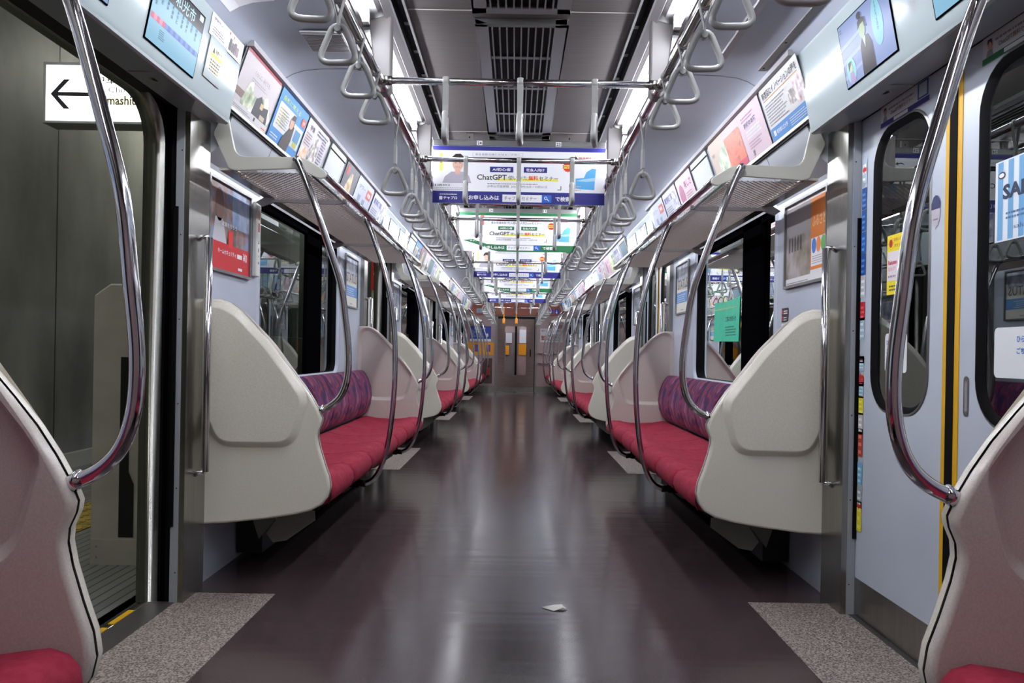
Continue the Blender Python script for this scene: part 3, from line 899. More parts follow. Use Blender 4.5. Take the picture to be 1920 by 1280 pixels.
def make_pole():
    t = thing('curved_grab_pole', (0, 0, 0), None, 'grab pole')
    b = MB(); b.tube(smooth_path([(x, 0, z) for x, z in POLEP], 5), 0.0145, M['chrome'], 14); b.build('pole', t)
    b = MB(); b.tube([(0.845, 0, 1.757), (0.885, 0, 1.757)], 0.02, M['steel'], 12); b.build('top_clamp', t)
    b = MB(); b.tube([(0.825, 0, 0.257), (0.87, 0, 0.262)], 0.018, M['dark'], 12)
    b.box(0.86, 0.95, -0.02, 0.02, 0.24, 0.316, M['dark']); b.build('foot_bracket', t)
    return t
rail0 = make_rail(); pole0 = make_pole()

# ------------------------------------------------------------ benches
SW = 0.4585
def cushion(t, wdt=SW):
    """moulded seat cushion, slightly dished, with a front roll"""
    prof = [(1.262, 0.452), (1.235, 0.462), (1.15, 0.448), (1.05, 0.436), (0.95, 0.438), (0.87, 0.452), (0.82, 0.458), (0.786, 0.448), (0.765, 0.420), (0.760, 0.388), (0.772, 0.358), (0.80, 0.340), (0.86, 0.330)]
    NT = 28; b = MB(); vs = []
    for j in range(NT + 1):
        tt = j / NT; u = 2 * tt - 1
        edge = abs(u) ** 16
        dish = (1 - u * u)
        for k, (x, z) in enumerate(prof):
            zz, xx = z, x
            if k <= 7:
                zz -= 0.019 * dish * math.exp(-((x - 1.06) / 0.16) ** 2) - 0.006 * (1 - abs(2 * abs(u) - 1)) * (1 if x < 0.95 else 0.4)
                # ridge that outlines the seated area
                zz += 0.007 * math.exp(-((math.hypot((x - 1.02) / 1.15, u * 0.17) - 0.155) / 0.014) ** 2)
            zz -= 0.011 * edge if k < 8 else 0
            if k >= 5: xx += 0.016 * edge + 0.004 * abs(u) ** 4
            vs.append((xx, tt * wdt, zz))
    n = len(prof)
    fs = [(j * n + k, j * n + k + 1, (j + 1) * n + k + 1, (j + 1) * n + k) for j in range(NT) for k in range(n - 1)]
    b.add(vs, fs, M['red_seat'], True)
    b.add([vs[k] for k in range(n)], [tuple(range(n))], M['red_seat']); b.add([vs[NT * n + k] for k in range(n)], [tuple(range(n))], M['red_seat'])
    b.tube([(x + (0.012 if k >= 5 else 0), 0.0, z - 0.010) for k, (x, z) in enumerate(prof[1:11])], 0.0045, mat('seat_seam', (84, 14, 30), 0.9), 6)
    return b.build('seat_cushion', t)
def backrest(t, wdt=SW):
    prof = [(1.25, 0.470), (1.222, 0.500), (1.198, 0.56), (1.188, 0.63), (1.195, 0.70), (1.222, 0.775), (1.252, 0.822), (1.275, 0.838), (1.30, 0.838), (1.318, 0.83)]
    NT = 14; b = MB(); vs = []; n = len(prof)
    for j in range(NT + 1):
        tt = j / NT; u = abs(2 * tt - 1); e = u ** 14
        for (x, z) in prof: vs.append((x + 0.012 * e, tt * wdt, z - 0.004 * e))
    b.add(vs, [(j * n + k, j * n + k + 1, (j + 1) * n + k + 1, (j + 1) * n + k) for j in range(NT) for k in range(n - 1)], M['backrest'], True)
    b.add([vs[k] for k in range(n)], [tuple(range(n))], M['backrest']); b.add([vs[NT * n + k] for k in range(n)], [tuple(range(n))], M['backrest'])
    return b.build('backrest', t)
def make_bench(n):
    t = thing('seat_bench', (0, 0, 0), None, 'seat bench')
    c0 = cushion(t); b0 = backrest(t)
    for k in range(1, n):
        for src in (c0, b0):
            c_ = src.copy(); COL.objects.link(c_); c_.parent = t; c_.location = (0, k * SW, 0)
    L = n * SW
    b = MB(); b.box(0.83, 1.27, 0.0, L, 0.318, 0.338, M['dark']); b.box(1.19, 1.31, 0.40, L - 0.40, 0.03, 0.30, mat('heater_casing', (16, 15, 16), 0.6)); b.build('seat_frame', t)
    br = MB(); br.prism([(0.88, 0.316), (1.0, 0.316), (1.09, 0.185), (1.06, 0.145), (1.0, 0.155), (0.875, 0.245)], 0.0, 0.006, 'y', mat('bracket_grey', (120, 118, 112), 0.5)); br.prism([(1.07, 0.245), (1.19, 0.24), (1.155, 0.135)], 0.10, 0.106, 'y', mat('bracket_grey', (120, 118, 112), 0.5)); br.box(1.05, 1.11, 0.006, 0.10, 0.246, 0.256, mat('bracket_grey', (120, 118, 112), 0.5))
    for yy in [0.14] + [0.32 + 1.0 * k for k in range(1, int(L))]:
        o = br.build('support_bracket', t); o.location = (0, yy, 0)
    return t
bench7 = make_bench(7); bench4 = make_bench(4)

# ------------------------------------------------------------ luggage racks
PLATE = [(1.233, 1.985), (1.274, 1.890), (1.206, 1.745), (1.180, 1.739), (0.918, 1.752), (0.834, 1.712), (0.814, 1.712), (0.799, 1.722), (0.802, 1.742),
         (0.874, 1.786), (0.910, 1.800), (1.138, 1.798), (1.165, 1.803), (1.182, 1.824), (1.200, 1.903), (1.216, 1.985)]
def make_rack(L):
    t = thing('luggage_rack', (0, 0, 0), None, 'luggage rack')
    for y in (0.0, L - 0.014):
        b = MB(); b.prism(round_poly(PLATE, 0.009, 2), y, y + 0.014, 'y', M['bracket']); fine(b.build('end_plate', t), 0.003)
    b = MB(); b.tube([(0.822, 0.012, 1.742), (0.822, L - 0.012, 1.742)], 0.0155, M['chrome'], 12); b.build('front_tube', t)
    b = MB(); b.box(0.850, 0.866, 0.014, L - 0.014, 1.722, 1.738, M['steel']); b.build('front_rail', t)
    b = MB(); b.tube([(1.195, 0.014, 1.748), (1.195, L - 0.014, 1.748)], 0.008, M['steel'], 8); b.box(1.200, 1.250, 0.014, L - 0.014, 1.742, 1.752, M['steel']); b.build('rear_rail_and_shade_strip', t)  # flat strip behind the rail added to keep light off the cover
    arms = [y for y in (0.60, 2.14) if y < L - 0.2]
    for y in arms:
        b = MB(); b.prism([(0.845, 1.742), (0.845, 1.722), (0.90, 1.716), (1.20, 1.722), (1.262, 1.70), (1.29, 1.72), (1.25, 1.745)], y - 0.008, y + 0.008, 'y', M['trimm']); b.build('arm', t)
    b = MB()
    x0, x1, cw, ch = 0.868, 1.192, 0.0249, 0.031; th = 0.0014
    nx = int((x1 - x0) / cw); ny = int((L - 0.04) / ch)
    def wire(p, q):
        d = Vector((q[0] - p[0], q[1] - p[1], 0)); d.normalize(); nrm = Vector((-d.y, d.x, 0)) * th
        z0, z1 = 1.7345, 1.7375
        b.add([(p[0] + nrm.x, p[1] + nrm.y, z1), (p[0], p[1], z0), (p[0] - nrm.x, p[1] - nrm.y, z1), (q[0] + nrm.x, q[1] + nrm.y, z1), (q[0], q[1], z0), (q[0] - nrm.x, q[1] - nrm.y, z1)],
              [(0, 1, 4, 3), (1, 2, 5, 4), (2, 0, 3, 5)], M['mesh'])
    for j in range(ny):
        ya, ym, yb = 0.02 + j * ch, 0.02 + (j + .5) * ch, 0.02 + (j + 1) * ch
        for k in range(nx):
            xa, xm, xb = x0 + k * cw, x0 + (k + .5) * cw, x0 + (k + 1) * cw
            for P in (((xa, ym), (xm, ya)), ((xm, ya), (xb, ym)), ((xa, ym), (xm, yb)), ((xm, yb), (xb, ym))): wire(*P)
    me = bpy.data.meshes.new('mesh_shelf'); me.from_pydata(b.v, [], b.f); me.materials.append(M['mesh'])
    o = bpy.data.objects.new('mesh_shelf', me); COL.objects.link(o); o.parent = t
    return t
rack_long = make_rack(3.30); rack_end = make_rack(1.95)

def make_bar():
    t = thing('door_grab_bar', (0, 0, 0), None, 'grab bar')
    b = MB(); b.tube([(1.245, 0, 0.50), (1.245, 0, 1.445)], 0.0135, M['chrome'], 12); b.tube([(1.262, 0.012, 0.51), (1.262, 0.012, 1.44)], 0.008, M['bracket'], 8); b.build('bar', t)
    for z in (0.497, 1.447):
        b = MB(); b.tube([(1.245, 0, z), (1.275, 0.0, z), (1.290, 0.0, z - 0.012)], 0.0095, M['chrome'], 10); b.build('mount', t)
    return t
bar0 = make_bar()

for s in (-1, 1):
    for i, (n0, f0) in enumerate(BENCH):
        nm = '%s %s bench from the far wall' % (bname(i), SIDE[s])
        if n0 is not None:
            place(part0, (0, n0, 0), (s, 1, 1), 'warm grey moulded seat partition, camera end of the %s' % nm, 'moulded seat partitions')
            place(rail0, (0, n0, 0), (s, 1, 1), 'curved chrome grab rail, camera end of the %s' % nm, 'curved grab rails at the partitions')
            place(bar0, (0, n0 - 0.10, 0), (s, 1, 1), 'short vertical grab bar, camera end of the %s' % nm, 'vertical grab bars on the door pillars')
        if f0 is not None:
            place(part0, (0, f0 + 0.056, 0), (s, -1, 1), 'warm grey moulded seat partition, gangway end of the %s' % nm, 'moulded seat partitions')
            place(rail0, (0, f0 + 0.056, 0), (s, -1, 1), 'curved chrome grab rail, gangway end of the %s' % nm, 'curved grab rails at the partitions')
            place(bar0, (0, f0 + 0.156, 0), (s, -1, 1), 'short vertical grab bar, gangway end of the %s' % nm, 'vertical grab bars on the door pillars')
        ys = {0: f0 and f0 - 4 * SW}.get(i, (n0 or 0) + 0.0585)
        place(bench7 if 0 < i < 4 else bench4, (0, ys, 0), (s, 1, 1), 'red bench with purple streaked backrest, %s %s bench from the far wall' % (bname(i), SIDE[s]), 'red seat benches')
        if 0 < i < 4:
            place(rack_long, (0, n0 - 0.01, 0), (s, 1, 1), 'metal mesh luggage rack above the %s' % nm, 'mesh luggage racks')
            for k, (off, w_) in enumerate(((1.10, 'camera end'), (2.50, 'gangway end'))):
                place(pole0, (0, n0 + off, 0), (s, 1, 1), 'curved grab pole towards the %s of the %s' % (w_, nm), 'curved grab poles at the benches')
        else:
            place(rack_end, (0, (n0 - 0.01) if i == 4 else (f0 + 0.07 - 1.95), 0), (s, 1, 1), 'short metal mesh luggage rack above the %s' % nm, 'mesh luggage racks')
            if i == 4: place(pole0, (0, n0 + 0.98, 0), (s, 1, 1), 'curved chrome grab pole in front of the %s' % nm, 'curved grab poles at the benches')

# crumpled paper on the floor
b = MB()
P = [(-0.05, 0.02, 0.004), (0.0, 0.032, 0.010), (0.03, 0.03, 0.012), (0.048, 0.0, 0.003), (0.03, -0.004, 0.010), (-0.005, -0.022, 0.003), (-0.01, 0.008, 0.012)]
b.add(P + [(x, y, max(0.001, z - 0.002)) for x, y, z in P], [(0, 6, 1), (1, 6, 2), (2, 6, 4), (2, 4, 3), (4, 6, 5), (0, 5, 6), (7, 8, 13), (8, 9, 13), (9, 11, 13), (9, 10, 11), (11, 12, 13), (7, 13, 12),
      (0, 1, 8, 7), (1, 2, 9, 8), (2, 3, 10, 9), (3, 4, 11, 10), (4, 5, 12, 11), (5, 0, 7, 12)], flat((236, 234, 226)))
o = b.build('paper_scrap'); o.location = (0.17, 3.05, 0.0); tag(o, 'small scrap of white paper lying on the dark aisle floor', 'paper scrap')

# ------------------------------------------------------------ hanging advertisements
NAVY, GREEN = flat((36, 36, 128)), flat((28, 112, 66))
INK, WHITE, YEL, RED, SKY = flat((50, 50, 56)), flat((238, 238, 242)), flat((240, 232, 90)), flat((222, 50, 40)), flat((90, 176, 232))
def seminar(col, variant):
    """lettering of the hanging seminar poster, 1.05 x 0.36"""
    b = Board(); W, H = 1.07, 0.375
    b.rect(0, H - 0.047, W, H - 0.020, col, 1)
    if variant == 0:
        b.rect(0, 0, W, 0.075, col, 1)
    else:
        b.poly([(0.03, 0.10), (0.16, 0.065), (0.30, 0.012), (0.36, 0), (W, 0), (W, 0.062), (0.34, 0.062), (0.25, 0.068), (0.12, 0.11)], col, 1)
    b.text('お申し込みは', 0.225, 0.022, 0.030, WHITE, 0.19, 2, 0.02)
    b.rect(0.435, 0.012, 0.68, 0.058, WHITE, 2); b.text('チャプロ  セミナー', 0.447, 0.022, 0.026, INK, 0.20, 3)
    b.rect(0.68, 0.012, 0.74, 0.058, flat((40, 100, 200)), 2)
    b.disc(0.704, 0.039, 0.010, 0.010, WHITE, 3); b.disc(0.704, 0.039, 0.0065, 0.0065, flat((40, 100, 200)), 4)
    b.poly([(0.711, 0.032), (0.714, 0.035), (0.727, 0.022), (0.724, 0.019)], WHITE, 3)
    b.text('で検索', 0.765, 0.020, 0.030, WHITE, 0.09, 2, 0.02)
    if variant == 0:
        b.rr(0.042, 0.020, 0.062, 0.042, 0.004, WHITE, 2); b.text('チャプロ', 0.068, 0.022, 0.020, WHITE, 0.085, 2, 0.03)
        b.lines(0.045, 0.052, 0.16, 0.062, 1, WHITE, 2, 3)
    # magnified headline
    for (u, t) in ((0.355, 'AI初心者'), (0.565, '社会人向け')):
        b.rect(u, 0.196, u + 0.145, 0.230, col, 2); b.text(t, u + 0.015, 0.203, 0.020, WHITE, 0.115, 3, 0.02)
    b.rect(0.40, 0.144, 0.78, 0.158, YEL, 1)
    b.text('ChatGPT', 0.275, 0.147, 0.034, flat((70, 72, 66)), 0.185, 2, 0.02)
    b.text('使いかた', 0.468, 0.148, 0.028, INK, 0.12, 2, 0.0); b.text('無料', 0.595, 0.148, 0.029, flat((235, 90, 30)), 0.06, 2, 0.03)
    b.text('セミナー', 0.66, 0.148, 0.026, INK, 0.12, 2, 0.01)
    b.lines(0.34, 0.122, 0.71, 0.132, 1, flat((120, 120, 128)), 2, 5)
    b.text('お申込可能期間  2024年9月25日～10月31日', 0.34, 0.100, 0.016, flat((90, 90, 100)), 0.37, 2)
    for pts in ([(0.80, 0.090), (0.80, 0.116), (0.796, 0.116), (0.796, 0.094), (0.776, 0.094), (0.776, 0.090)],): b.poly(pts, INK, 2)
    # starburst, arrow and blue cover
    b.star(0.84, 0.236, 0.035, flat((226, 58, 40)), 2); b.lines(0.815, 0.226, 0.865, 0.252, 2, YEL, 3, 8, 0.6)
    b.poly([(0.84, 0.285), (0.86, 0.300), (0.885, 0.297), (0.885, 0.305), (0.90, 0.288), (0.88, 0.282), (0.882, 0.290), (0.862, 0.292)], INK, 2)
    b.lines(0.905, 0.272, 1.0, 0.306, 2, flat((214, 120, 120)), 2, 4)
    b.poly([(0.888, 0.10), (0.888, 0.165), (0.94, 0.17), (0.955, 0.205), (0.99, 0.228), (1.015, 0.225), (1.01, 0.175), (1.005, 0.095)], SKY, 2)
    b.poly([(0.89, 0.15), (0.93, 0.16), (1.012, 0.172), (1.008, 0.15), (0.95, 0.145)], flat((170, 214, 240)), 3)
    b.lines(0.86, 0.088, 0.93, 0.125, 3, flat((190, 190, 200)), 3, 9)
    if variant == 0:
        b.rect(0.245, 0.292, 0.56, 0.316, flat((205, 205, 215)), 1); b.rect(0.248, 0.294, 0.557, 0.314, WHITE, 2)
        b.text('東急電鉄沿線にお住まいの方へ', 0.262, 0.298, 0.013, flat((110, 110, 125)), 0.28, 3)
    else:
        b.text('累計受講者数7万人超の大人気Zoomセミナー', 0.29, 0.250, 0.024, INK, 0.46, 2)
        b.poly([(0.265, 0.272), (0.265, 0.300), (0.292, 0.300), (0.292, 0.296), (0.269, 0.296), (0.269, 0.272)], INK, 2)
    # presenter
    if variant == 0:
        sk, gr, hr = flat((222, 178, 158)), flat((176, 170, 184)), flat((44, 32, 30))
        b.poly([(0.06, 0.125), (0.075, 0.165), (0.115, 0.195), (0.19, 0.195), (0.225, 0.17), (0.24, 0.125)], gr, 2)
        b.rect(0.138, 0.18, 0.170, 0.212, sk, 3); b.disc(0.155, 0.245, 0.033, 0.045, sk, 4)
        b.poly([(0.115, 0.25), (0.118, 0.285), (0.14, 0.305), (0.17, 0.307), (0.195, 0.285), (0.196, 0.25), (0.188, 0.268), (0.15, 0.276), (0.122, 0.262)], hr, 5)
        b.rect(0.14, 0.222, 0.170, 0.225, flat((190, 110, 100)), 5); b.rect(0.135, 0.248, 0.147, 0.251, hr, 5); b.rect(0.163, 0.248, 0.175, 0.251, hr, 5)
        b.rect(0.042, 0.26, 0.060, 0.31, YEL, 2); b.rect(0.042, 0.20, 0.060, 0.255, YEL, 2); b.text('人気講師', 0.044, 0.292, 0.014, INK, None, 3, 0, True)
        b.text('【講師】', 0.015, 0.105, 0.012, INK, 0.09, 2); b.lines(0.02, 0.082, 0.26, 0.10, 2, flat((160, 160, 170)), 2, 6)
    else:
        b.poly([(0.06, 0.14), (0.08, 0.19), (0.14, 0.20), (0.20, 0.17), (0.21, 0.12)], flat((196, 196, 214)), 2)
        b.rect(0.19, 0.24, 0.225, 0.33, flat((230, 110, 110)), 2); b.text('チャプロ', 0.10, 0.088, 0.016, WHITE, 0.09, 3, 0.03)
    return b
ADS = [(4.85, 0), (7.13, 1), (9.6, 0), (11.85, 1), (14.3, 0), (16.7, 1), (2.3 - 2.4, 0)]
ADS = ADS[:5]
for j, (y, v) in enumerate(ADS):
    cn = 'navy' if v == 0 else 'green'
    t = thing('hanging_poster', (0, y, 1.94), 'hanging double poster with %s bands, %s hanging poster from the far wall' % (cn, NTH[len(ADS) - 1 - j]), 'hanging poster', 'posters hanging across the aisle')
    bb = seminar(NAVY if v == 0 else GREEN, v)
    bb.build('poster_sheet', (-0.535, -0.001, -0.013), UF, VZ, 0.0015, WHITE, (1.07, 0.375), t)
    m_ = MB(); m_.box(-0.537, 0.537, -0.009, 0.009, 0.343, 0.380, M['alu']); o = m_.build('clip_rail', t); fine(o, 0.003)
    for x in (-0.31, 0.31):
        m_ = MB(); m_.box(x - 0.022, x + 0.022, -0.008, 0.008, 0.375, 0.424, M['cove']); m_.add([(x + .004 * math.cos(a), -0.0095, 0.395 + .007 * math.sin(a)) for a in [k * PI / 4 for k in range(8)]], [tuple(range(8))], M['dark']); m_.build('hanger', t)
    num = Board()
    for (x, s_) in ((-0.26, str(24 - 4 * j if j < 6 else 1)), (0.23, str(23 - 4 * j if j < 6 else 1))):
        num.rect(x - 0.004, -0.002, x + 0.030, 0.026, WHITE, 1); num.text(s_, x, 0.002, 0.019, INK, 0.026, 2, 0.02)
    num.build('number_label', (0, -0.0105, 0.348), UF, VZ, 0, None, (1, 1), t)

# ------------------------------------------------------------ advertisements in the rails over the windows
def ad_frame(s, y_left):
    """board on the sloping advertisement strip; y_left is where its reading left edge is"""
    v = Vector((-0.083 * s, 0, 0.240)).normalized()
    nn = Vector((-s * 0.24, 0, -0.083)).normalized()
    return Vector((s * 1.183, y_left, 1.992)) + nn * 0.006, (UL if s < 0 else UR), v
AH = 0.245
PH1 = photo((70, 96, 60), (150, 160, 130), (232, 226, 220))
PH2 = photo((190, 40, 30), (230, 96, 60), (120, 60, 50), 22)
PH3 = photo((96, 120, 90), (160, 176, 150), (210, 214, 190), 16)
PH4 = photo((60, 56, 58), (130, 120, 116), (214, 206, 200), 30)
PH5 = photo((60, 70, 110), (150, 150, 176), (228, 220, 216), 20)
def ad(kind, w_):
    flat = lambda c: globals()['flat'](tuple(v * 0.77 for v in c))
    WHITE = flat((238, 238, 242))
    b = Board(); H = AH; base = WHITE
    if kind == 'garden':
        base = flat((226, 218, 222)); b.rect(0, H - 0.012, w_, H, flat((196, 60, 84)), 2)
        b.poly([(0.19 * w_, 0.05), (0.25 * w_, 0.13), (0.35 * w_, 0.15), (0.42 * w_, 0.10), (0.62 * w_, 0.11), (0.78 * w_, 0.14), (w_, 0.08), (w_, 0.02), (0.2 * w_, 0.03)], PH1, 2)
        b.poly([(0.5 * w_, 0.03), (0.52 * w_, 0.10), (0.63 * w_, 0.125), (0.75 * w_, 0.09), (0.88 * w_, 0.10), (0.95 * w_, 0.03)], flat((74, 74, 84)), 3)
        b.rect(0.66 * w_, 0.075, 0.74 * w_, 0.10, flat((240, 200, 150)), 4); b.rect(0.72 * w_, 0.035, 0.86 * w_, 0.055, flat((220, 200, 170)), 4)
        b.rect(0.0, 0.055, 0.22 * w_, 0.085, flat((150, 120, 110)), 2); b.rect(0, 0, w_, 0.032, flat((240, 236, 238)), 4)
        b.text('くらしに、みどりを。', 0.30 * w_, 0.175, 0.020, flat((150, 146, 160)), 0.45 * w_, 2); b.lines(0.28 * w_, 0.145, 0.75 * w_, 0.165, 2, flat((190, 186, 196)), 2, 3)
        b.lines(0.05 * w_, 0.008, 0.55 * w_, 0.022, 2, flat((150, 150, 150)), 5, 4); b.rect(0.60 * w_, 0.010, 0.64 * w_, 0.026, INK, 5); b.lines(0.85 * w_, 0.008, 0.98 * w_, 0.02, 1, RED, 5, 5)
    elif kind == 'blue':
        base = flat((60, 150, 224))
        b.text('自然に笑える', 0.10 * w_, 0.195, 0.026, flat((190, 226, 110)), 0.62 * w_, 2, 0.02)
        b.rr(0.05 * w_, 0.06, 0.62 * w_, 0.185, 0.01, WHITE, 2); b.lines(0.10 * w_, 0.08, 0.40 * w_, 0.17, 6, flat((200, 190, 110)), 3, 2); b.lines(0.20 * w_, 0.08, 0.46 * w_, 0.17, 7, flat((110, 120, 140)), 4, 7, 0.3)
        b.rect(0.62 * w_, 0.04, 0.97 * w_, 0.15, flat((226, 232, 236)), 2); b.rect(0.72 * w_, 0.07, 0.92 * w_, 0.13, flat((80, 150, 200)), 3); b.rect(0.76 * w_, 0.045, 0.90 * w_, 0.07, flat((200, 200, 60)), 4)
        b.poly([(0.36 * w_, 0), (0.40 * w_, 0.05), (0.5 * w_, 0.10), (0.56 * w_, 0.135), (0.66 * w_, 0.13), (0.68 * w_, 0.06), (0.64 * w_, 0)], flat((66, 52, 50)), 5)
        b.disc(0.55 * w_, 0.14, 0.028 * 1.1, 0.032, flat((228, 176, 150)), 6); b.poly([(0.5 * w_, 0.15), (0.53 * w_, 0.18), (0.62 * w_, 0.18), (0.63 * w_, 0.10), (0.60 * w_, 0.155)], flat((40, 30, 30)), 7)
        b.rr(0.82 * w_, 0.165, 0.97 * w_, 0.205, 0.012, flat((226, 84, 50)), 4); b.text('初回', 0.86 * w_, 0.176, 0.018, WHITE, 0.08 * w_, 5, 0.02); b.lines(0.05 * w_, 0.015, 0.3 * w_, 0.04, 2, WHITE, 3, 3)
    elif kind == 'magazine':
        base = flat((228, 222, 230)); b.poly([(0.35 * w_, 0), (0.32 * w_, 0.09), (0.42 * w_, 0.16), (0.55 * w_, 0.19), (0.68 * w_, 0.15), (0.72 * w_, 0.03), (0.70 * w_, 0)], PH4, 2)
        b.rect(0.04 * w_, 0.02, 0.28 * w_, 0.10, photo((200, 90, 70), (226, 150, 110), (230, 210, 200), 30), 2); b.text('特集', 0.12 * w_, 0.19, 0.03, INK, 0.2 * w_, 2, 0.03)
        b.lines(0.74 * w_, 0.02, 0.96 * w_, 0.22, 12, flat((120, 100, 140)), 2, 2); b.lines(0.05 * w_, 0.11, 0.32 * w_, 0.18, 5, flat((150, 110, 110)), 2, 7); b.lines(0.45 * w_, 0.20, 0.96 * w_, 0.235, 2, flat((90, 90, 110)), 3, 9)
    elif kind == 'innovation':
        base = flat((236, 234, 234)); b.text('商店街にイノベーションの種を', 0.04 * w_, 0.192, 0.034, flat((60, 56, 58)), 0.92 * w_, 3, 0.02)
        b.rect(0.04 * w_, 0.184, 0.94 * w_, 0.188, flat((220, 170, 60)), 2)
        b.lines(0.04 * w_, 0.072, 0.58 * w_, 0.175, 8, flat((150, 150, 158)), 2, 4); b.rect(0.62 * w_, 0.085, 0.80 * w_, 0.145, PH4, 2); b.rect(0.78 * w_, 0.07, w_, 0.175, photo((110, 80, 60), (180, 160, 170), (220, 216, 222), 30), 3)
        b.rect(0, 0, w_, 0.060, flat((66, 146, 222)), 2); b.rr(0.06 * w_, 0.022, 0.12 * w_, 0.046, 0.003, WHITE, 3); b.text('東京都公立大学', 0.14 * w_, 0.024, 0.020, WHITE, 0.30 * w_, 3, 0.02); b.lines(0.5 * w_, 0.012, 0.95 * w_, 0.05, 4, WHITE, 3, 5, 0.3)
    elif kind == 'dinner':
        base = flat((232, 206, 216)); b.rect(0, 0, 0.30 * w_, H, flat((236, 214, 196)), 1)
        b.text('箱根のお宿', 0.70 * w_, 0.155, 0.026, flat((90, 96, 150)), 0.2 * w_, 3, 0.02); b.lines(0.70 * w_, 0.10, 0.95 * w_, 0.145, 3, WHITE, 2, 3, 0.7); b.lines(0.70 * w_, 0.05, 0.92 * w_, 0.09, 3, flat((190, 150, 180)), 2, 5)
        b.lines(0.68 * w_, 0.19, 0.9 * w_, 0.22, 2, flat((180, 140, 170)), 2, 6); b.text('旅', 0.72 * w_, 0.012, 0.03, INK, 0.03, 2)
        b.poly(rrect(0.32 * w_, 0.008, 0.62 * w_, 0.20, 0.02, 3), PH2, 3); b.poly([(0.12 * w_, 0.0), (0.12 * w_, 0.12), (0.20 * w_, 0.17), (0.31 * w_, 0.19), (0.34 * w_, 0.0)], PH3, 2)
        b.rect(0.48 * w_, 0.01, 0.62 * w_, 0.04, flat((230, 80, 110)), 4); b.text('新緑', 0.03 * w_, 0.16, 0.022, flat((130, 110, 90)), 0.05 * w_, 3)
    elif kind == 'light':
        base = flat((232, 238, 240)); b.rect(0, 0.205, w_, 0.215, M['dark'], 2); b.rect(0, 0, 0.006, H, M['dark'], 3); b.rect(w_ - 0.006, 0, w_, H, M['dark'], 3); b.rect(0, 0, w_, 0.005, M['dark'], 3)
    elif kind == 'road':
        base = flat((110, 106, 116)); b.poly([(0.1 * w_, 0), (0.45 * w_, 0.2), (0.6 * w_, 0.2), (0.8 * w_, 0)], photo((120, 90, 60), (190, 160, 110), (90, 84, 96), 12), 2); b.rr(0.1 * w_, 0.17, 0.24 * w_, 0.225, 0.01, flat((220, 80, 80)), 3)
    elif kind == 'towers':
        base = flat((206, 212, 234)); b.poly([(0.05 * w_, 0), (0.05 * w_, 0.08), (0.2 * w_, 0.08), (0.2 * w_, 0.13), (0.36 * w_, 0.13), (0.36 * w_, 0.06), (0.5 * w_, 0.06), (0.5 * w_, 0.12), (0.66 * w_, 0.12), (0.66 * w_, 0)], flat((150, 156, 190)), 2)
        b.rr(0.62 * w_, 0.14, 0.92 * w_, 0.205, 0.006, flat((216, 60, 60)), 3); b.text('募集', 0.67 * w_, 0.155, 0.032, WHITE, 0.2 * w_, 4, 0.02); b.text('タワー', 0.12 * w_, 0.17, 0.03, flat((90, 96, 150)), 0.4 * w_, 3)
    elif kind == 'green':
        base = flat((222, 230, 214)); b.rect(0, 0.02, 0.42 * w_, 0.22, photo((110, 140, 80), (180, 190, 120), (230, 226, 200), 14), 2); b.text('春の旅', 0.48 * w_, 0.16, 0.04, flat((60, 110, 70)), 0.42 * w_, 2, 0.02); b.lines(0.48 * w_, 0.04, 0.95 * w_, 0.14, 6, flat((130, 140, 130)), 2, 3)
    elif kind == 'pale':
        base = flat((226, 228, 242)); b.text('夏期講習', 0.06 * w_, 0.165, 0.045, flat((80, 84, 170)), 0.6 * w_, 2, 0.02); b.lines(0.06 * w_, 0.03, 0.6 * w_, 0.14, 7, flat((130, 134, 160)), 2, 3); b.rect(0.66 * w_, 0.03, 0.94 * w_, 0.21, PH5, 2)
    elif kind == 'pink':
        base = flat((238, 208, 222)); b.disc(0.25 * w_, 0.12, 0.07, 0.08, flat((190, 110, 150)), 2); b.text('美しさ', 0.48 * w_, 0.15, 0.05, flat((150, 60, 110)), 0.44 * w_, 2, 0.02); b.lines(0.48 * w_, 0.03, 0.92 * w_, 0.13, 6, flat((180, 130, 150)), 2, 4)
    elif kind == 'screen':
        base = flat((222, 226, 230)); b.rr(0.08 * w_, 0.04, 0.92 * w_, 0.22, 0.01, flat((44, 50, 62)), 2); b.rr(0.11 * w_, 0.055, 0.89 * w_, 0.205, 0.005, flat((96, 130, 146)), 3)
    return b, base
KIND_WORDS = dict(garden='pale poster with garden photo and red top edge', blue='bright blue poster with yellow lettering', magazine='magazine poster with grey figure', innovation='white poster with underlined black headline and blue foot',
                  dinner='pink poster with red dish photo', light='blank white light panel in black frame', road='dark road photo poster', towers='pale blue poster with red block', green='green landscape poster',
                  pale='lavender poster with rows of print', pink='pink poster with round motif', screen='poster with dark rounded screen picture')
def strip_ad(s, y0, y1, kind, i):
    w_ = abs(y1 - y0) - 0.012
    bb, base = ad(kind, w_)
    org, U, V = ad_frame(s, (y0 + 0.006) if s < 0 else (y1 - 0.006))
    o = bb.build('rail_poster', org, U, V, 0.0015, base, (w_, AH))
    return tag(o, None, 'poster', 'posters in the rails above the windows')
layout = {(-1, 1): [(3.15, 3.60, 'garden'), (3.62, 4.08, 'blue'), (4.09, 4.52, 'magazine'), (4.58, 4.98, 'light'), (5.02, 5.40, 'road'), (5.41, 5.95, 'towers'), (6.0, 6.5, 'pale')],
          (1, 1): [(3.12, 3.60, 'innovation'), (3.62, 4.55, 'dinner'), (4.60, 5.02, 'light'), (5.05, 5.50, 'pink'), (5.52, 5.98, 'pale'), (6.0, 6.5, 'towers')]}
gen = ['screen', 'pale', 'green', 'pink', 'magazine', 'towers', 'light', 'blue', 'road', 'garden']
